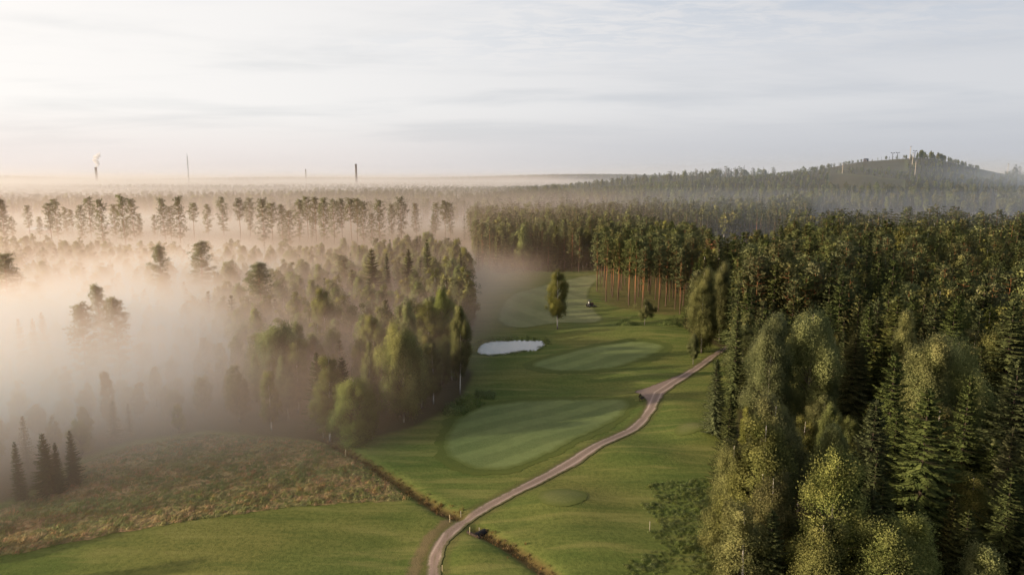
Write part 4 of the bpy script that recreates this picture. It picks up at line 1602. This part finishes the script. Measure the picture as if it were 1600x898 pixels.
# hilltop trees
for i in range(22):
    px = 1421 + i * 1.85 + random.uniform(-1, 1)
    x, y = hill_at(px, random.uniform(-16, 14))
    hh = (8.5, 10.5, 11, 10, 9.5, 9.5, 9, 8.5, 8, 7)[min(9, i // 2)] * random.uniform(.85, 1.05)
    plant(random.choice(["round", "birch", "aspen"]), x, y, hh, "small broadleaf tree in the dark clump crowning the hilltop", "trees of the hilltop clump", lod=1, wide=1.1)
for px, hh, lb in ((1468, 5, "lone little tree just right of the hilltop clump"), (1487, 3.5, "bushy little tree on the hill's right skyline"), (1415.5, 3.5, "little round tree beside the right-hand ski lift pylon"),
                   (1326, 3, "tiny bush-like tree beside the hilltop hut"), (1312, 3.2, "tiny tree on the hill's left skyline")):
    x, y = hill_at(px)
    plant("round", x, y, hh, lb, lod=1, wide=1.1)
for i in range(16):
    px = 1230 + i * 5.4 + random.uniform(-2, 2)
    x, y = hill_at(px, random.uniform(-5, 15))
    plant(random.choice(["birch", "spruce", "round"]), x, y, random.uniform(3, 6.5) * (1.25 - i * .03), "low scrubby tree on the left skyline of the hill", "scrub on the hill's left skyline", lod=2)

# pale buildings in the mist
def hall(px, py, dist, W, Dp, H, rz, label):
    t = at_dist(px, py, dist)
    bz = hz(t.x, t.y)
    root = empty("farm_building", (t.x, t.y, bz), rz)
    tag(root, label, "building", "pale buildings in the mist")
    MB().box((0, 0, H / 2), (W, Dp, H), bevel=.01).build("wall", MAT["pale_wall"], root)
    e = .5
    hw, hd, rh = W / 2 + e, Dp / 2 + e, Dp * .22
    MB().add([(-hw, -hd, H), (hw, -hd, H), (hw, hd, H), (-hw, hd, H), (-hw, 0, H + rh), (hw, 0, H + rh)], [(0, 1, 5, 4), (2, 3, 4, 5), (0, 3, 2, 1)]).add(
        [(-hw, -hd, H), (-hw, hd, H), (-hw, 0, H + rh), (hw, -hd, H), (hw, hd, H), (hw, 0, H + rh)], [(0, 2, 1), (3, 4, 5)]).build("roof", MAT["roof_white"], root)
    n = int(W / 4)
    for i in range(n):
        MB().box((-W / 2 + (i + .5) * W / n, -Dp / 2 - .03, H * .55), (1.3, .1, 1.1)).build("window", MAT["glass_dark"], root)
    MB().box((W * .42, -Dp / 2 - .03, 1.1), (1.2, .1, 2.1)).build("door", MAT["dark_wood"], root)


hall(62, 366, 470, 12, 9, 4.2, .1, "long low building with a white roof between the misty pines at far left")
hall(171, 354, 500, 7, 7, 4.5, .3, "small white building glimpsed between the misty pine trunks")

# ------------------------------------------------------------------ sun, sky
SUN_EL, SUN_AZ = R(16), R(-106)          # azimuth from the viewing direction, negative = left
sd = Vector((math.cos(SUN_EL) * math.sin(SUN_AZ), math.cos(SUN_EL) * math.cos(SUN_AZ), math.sin(SUN_EL)))
L = bpy.data.lights.new("sun", "SUN")
L.energy = 5.0
L.angle = R(.6)
L.color = (1.0, .78, .52)
so = bpy.data.objects.new("sun", L)
COL.objects.link(so)
so.rotation_euler = sd.to_track_quat("Z", "Y").to_euler()

w = bpy.data.worlds.new("World")
S.world = w
w.use_nodes = True
w.node_tree.nodes.clear()
nb = NB(w.node_tree)
out = nb.n("ShaderNodeOutputWorld")
sky = nb.n("ShaderNodeTexSky", sky_type="NISHITA")
sky.sun_disc = False
sky.sun_elevation = SUN_EL
sky.sun_rotation = SUN_AZ
sky.air_density = 1.0
sky.dust_density = 2.0
bg1 = nb.n("ShaderNodeBackground")
nb.put(bg1.inputs["Color"], sky.outputs[0])
bg1.inputs["Strength"].default_value = .10
tc = nb.n("ShaderNodeTexCoord")
x, y, z = nb.sep(tc.outputs["Generated"])
zc = z.max(0.0)
ux, uy = x / (zc + .10), y / (zc + .10)
c1 = nb.noise(nb.vec(ux * .45, uy * .9, 0.0), 1.0, 5, .55, .3)       # broad veils
c2 = nb.noise(nb.vec(ux * 4.2, uy * 8.5, 3.0), 1.0, 5, .62, .5)       # small ripples
c3 = nb.noise(nb.vec(ux * .22, uy * .75, 9.0), 1.0, 3, .5)
c4 = nb.noise(nb.vec(x * 2.2, z * 26.0, y * 2.2), 1.0, 4, .5, .2)   # flat streaks low down
lum = nb.smooth(x, -.75, .72, 0.0, 1.0)
bright = nb.mix(lum, (1.04, 1.01, .98), (.69, .70, .735))
grey = nb.mix(lum, (.86, .855, .845), (.585, .61, .665))
blue = nb.mix(lum, (.80, .835, .875), (.545, .60, .69))
bank = nb.smooth(z + (c4 - .5) * .05, .035, .10, 1.0, 0.0) * nb.smooth(z, .0, .02) * nb.smooth(x, -.35, .25)
cc = nb.mix(nb.smooth(c1 * .6 + c4 * .4, .33, .54), grey, bright)
cc = nb.mix(nb.smooth(c2, .40, .62, 1.0, 0.0) * nb.smooth(z, .12, .26) * nb.smooth(c3 + x * .15, .36, .54), cc, blue)
cc = nb.mix(nb.smooth(z, .01, .10, 1.0, 0.0) * .85, cc, nb.mix(lum, (.93, .84, .80), (.605, .62, .665)))
c5 = nb.noise(nb.vec(ux * 9.0, uy * 17.0, 6.0), 1.0, 5, .65, .3)
cc = nb.mix(nb.smooth(c5, .38, .62) * nb.smooth(z, .10, .25) * .30, cc, bright)
cc = nb.mix(bank * .65, cc, nb.mix(lum, (.80, .78, .77), (.53, .555, .615)))
zen = nb.smooth(z, .36, .75)
cc = nb.mix(zen, cc, (.16, .20, .28))
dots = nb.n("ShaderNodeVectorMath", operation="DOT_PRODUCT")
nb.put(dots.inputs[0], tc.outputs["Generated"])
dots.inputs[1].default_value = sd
glow = ((X(nb, dots.outputs["Value"]) - 1.0) * 7.0).exp() * nb.smooth(z, -.02, .06)  # warm sky lobe around the out-of-view sun, added to brighten fog and crowns
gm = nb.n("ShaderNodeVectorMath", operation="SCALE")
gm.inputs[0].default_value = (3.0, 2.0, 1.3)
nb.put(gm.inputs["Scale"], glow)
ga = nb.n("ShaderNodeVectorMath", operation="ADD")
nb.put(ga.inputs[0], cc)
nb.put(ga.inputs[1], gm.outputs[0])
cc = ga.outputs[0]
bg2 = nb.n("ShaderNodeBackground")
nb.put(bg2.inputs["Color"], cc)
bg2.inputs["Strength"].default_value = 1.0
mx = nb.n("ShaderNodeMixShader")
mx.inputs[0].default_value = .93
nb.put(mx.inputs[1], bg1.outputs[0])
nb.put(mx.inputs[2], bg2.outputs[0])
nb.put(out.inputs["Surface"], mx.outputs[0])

# ------------------------------------------------------------------ fog
def fog_object(name, lo, hi, res, density_fn, color, g, step_rate, label, dens_scale=1.0):
    m, nb, out = new_mat(name)
    vi = nb.n("ShaderNodeAttribute", attribute_name="density")
    sc = nb.n("ShaderNodeVolumeScatter")
    if isinstance(color[0], tuple):
        gx, gy, gz = nb.sep(nb.n("ShaderNodeNewGeometry").outputs["Position"])
        nb.put(sc.inputs["Color"], nb.mix(nb.smooth(gx - gy * .1, color[2][0], color[2][1]), color[0], color[1]))
    else:
        sc.inputs["Color"].default_value = (*color, 1)
    sc.inputs["Anisotropy"].default_value = g
    nb.put(sc.inputs["Density"], X(nb, vi.outputs["Fac"]) * dens_scale)
    nb.put(out.inputs["Volume"], sc.outputs[0])
    m.cycles.volume_step_rate = step_rate
    me = bpy.data.meshes.new(name)
    o = mobj(name, me)
    ng = bpy.data.node_groups.new(name, "GeometryNodeTree")
    ng.interface.new_socket("Geometry", in_out="INPUT", socket_type="NodeSocketGeometry")
    ng.interface.new_socket("Geometry", in_out="OUTPUT", socket_type="NodeSocketGeometry")
    gb = NB(ng)
    gb.n("NodeGroupInput")
    go = gb.n("NodeGroupOutput")
    vc = gb.n("GeometryNodeVolumeCube")
    pos = gb.n("GeometryNodeInputPosition").outputs[0]
    gb.put(vc.inputs["Density"], density_fn(gb, pos))
    vc.inputs["Min"].default_value = lo
    vc.inputs["Max"].default_value = hi
    for k, r in zip(("Resolution X", "Resolution Y", "Resolution Z"), res):
        vc.inputs[k].default_value = r
    sm = gb.n("GeometryNodeSetMaterial")
    ng.links.new(vc.outputs[0], sm.inputs[0])
    sm.inputs["Material"].default_value = m
    ng.links.new(sm.outputs[0], go.inputs[0])
    md = o.modifiers.new("fog", "NODES")
    md.node_group = ng
    me.materials.append(m)
    tag(o, label, "fog", kind="stuff")
    return o


def near_fog(nb, pos):
    x, y, z = nb.sep(pos)
    n1 = nb.noise(nb.mapping(pos, (.012, .012, .02)), 1.0, 3, .55)
    n2 = nb.noise(nb.mapping(pos, (.035, .030, .05), (5, 3, 1)), 1.0, 3, .6)
    nn = n1 * .65 + n2 * .35                        # about .5
    # where the bank lies: left of an edge that runs away to the right with distance
    side = nb.smooth(x, -67.0, -48.0, 1.0, 0.0) * nb.smooth(y, 62.0, 80.0)
    edge = x - (y * .20 - 56.0) + (n1 - .5) * 90.0
    left = nb.smooth(edge + nb.smooth(y, 88.0, 125.0, 14.0, 0.0), -45.0, 25.0, 1.0, 0.0)
    starty = nb.smooth(y + x * .30, 44.0, 79.0).max(side) * nb.smooth(y, 330.0, 480.0, 1.0, .35)
    thick = nb.smooth(x + y * .25, -75.0, 35.0, 1.0, 0.22)     # denser farther left
    top = nb.smooth(y, 110.0, 370.0, 12.0, 2.0) + (nn - .5) * 13.0 + nb.smooth(x + y * .25, -70.0, 10.0, 4.0, 0.0)
    nearl = nb.smooth(x + y * .42, -22.0, 4.0, 1.0, 0.0) * nb.smooth(y, 120.0, 190.0, 1.0, 0.0)
    top = top + nearl * 2.5
    body = nb.smooth(z - top, -8.0, 4.5, 1.0, 0.0)
    inview = nb.smooth(x + y * .95, -110.0, -30.0)
    dense = body * left * starty * thick * inview * (nearl * .8 + 1.0) * nb.smooth(nn, .36, .64, .45, 1.45) * nb.smooth(y, 110.0, 230.0, .066, .034)
    veil = (z * (-1 / 8.0)).exp() * left * inview * nb.smooth(y + x * .15, 45.0, 120.0) * nb.smooth(y, 180.0, 340.0, 1.0, .3) * (nn * 1.6 + .1) * .026
    # thin drift over the far fairway
    drift = nb.smooth(nb.math("ABSOLUTE", x - 22.0), 10.0, 60.0, 1.0, 0.0) * nb.smooth(y, 200.0, 320.0) * (z * (-1 / 12.0)).exp() * nb.smooth(nn, .42, .62) * .003
    wood = nb.smooth(x + y * .55, -26.0, -2.0) * nb.smooth(x - y * .16, -48.0, -22.0, 1.0, 0.0) * nb.smooth(y, 76.0, 100.0) * nb.smooth(y, 240.0, 340.0, 1.0, 0.0) * inview * nb.smooth(z + nb.smooth(y, 120.0, 190.0, 0.0, 4.0), 6.0, 19.0, 1.0, 0.0) * (nn * 1.4 + .3) * .023
    mist = nb.smooth(y + nb.noise(pos, .05, 2) * 10.0, 84.0, 112.0) * nb.smooth(x, -62.0, -14.0, 1.0, 0.0) * nb.smooth(y, 140.0, 200.0, 1.0, 0.0) * (z * (-1 / 5.0)).exp() * .030
    rest = (z * (-1 / 22.0)).exp() * nb.smooth(y, 90.0, 420.0) * .0020
    return dense + veil + drift + rest + wood + mist


def far_fog(nb, pos):
    x, y, z = nb.sep(pos)
    n1 = nb.noise(nb.mapping(pos, (.0016, .0028, .012)), 1.0, 4, .55)
    left = nb.smooth(x - y * .06 + (n1 - .5) * 500.0, -120.0, 330.0, 1.0, 0.0)
    low = (z * (-1 / 13.0)).exp()
    d1 = low * left * nb.smooth(n1, .40, .60) * nb.smooth(y, 430.0, 560.0) * .014
    hz_ = (z * (-1 / 45.0)).exp() * nb.smooth(y, 310.0, 520.0) * (nb.smooth(y, 900.0, 2500.0, .0015, .00025) * nb.smooth(x - y * .1, -150.0, 250.0) + .00016)
    # wisp on the hill's left slope
    hx = (x - 505.0) / 110.0
    hy = (y - 745.0) / 90.0
    hw = (z - 34.0) / 14.0
    wisp = ((hx * hx + hy * hy + hw * hw) * -1.0).exp() * nb.smooth(n1, .3, .6) * .0075
    return d1 + hz_ + wisp


if True:
    fog_object("fog", (-460, 40, -2), (500, 700, 46), (190, 132, 24), near_fog, ((1.0, .74, .60), (.80, .87, 1.0), (5.0, 95.0)), .25, 2.0, "low morning fog lying over the left wood and meadow")
    fog_object("haze", (-4200, 280, -2), (2600, 6500, 110), (120, 180, 28), far_fog, ((.98, .905, .90), (.62, .78, 1.0), (-250.0, 300.0)), .3, 2.0, "white fog and haze lying over the far plain and the hill")

# smoke of the chimney
sm, nb, out = new_mat("smoke")
sc = nb.n("ShaderNodeVolumeScatter")
sc.inputs["Density"].default_value = .10
sc.inputs["Color"].default_value = (1, 1, 1, 1)
nb.put(out.inputs["Volume"], sc.outputs[0])
mb = MB()
pts, rad = [], []
for i in range(26):
    t = i / 25
    pts.append((tip.x + 18 * t + 9 * math.sin(t * 9), tip.y, tip.z + 2 + 72 * t))
    rad.append((5 + 15 * t * (1 + .35 * math.sin(i * 1.7))) * (1 - t ** 3) + .3)
mb.tube(pts, rad, 14)
o = mb.build("smoke", sm, None, True)
tag(o, "white smoke curling from the far left chimney", "smoke", kind="stuff")

# ------------------------------------------------------------------ render settings
c = S.cycles
c.max_bounces = 8
c.diffuse_bounces = 3
c.glossy_bounces = 2
c.transmission_bounces = 2
c.transparent_max_bounces = 8
c.volume_bounces = 6
c.volume_step_rate = 1.0
c.volume_max_steps = 256
c.use_adaptive_sampling = True
c.adaptive_threshold = .02
c.use_denoising = True
c.denoiser = "OPENIMAGEDENOISE"
c.sample_clamp_indirect = 4.0
c.caustics_reflective = False
c.caustics_refractive = False
S.render.use_persistent_data = False
S.view_settings.view_transform = "Standard"
S.view_settings.look = "None"
S.view_settings.exposure = 0
S.view_settings.gamma = 1
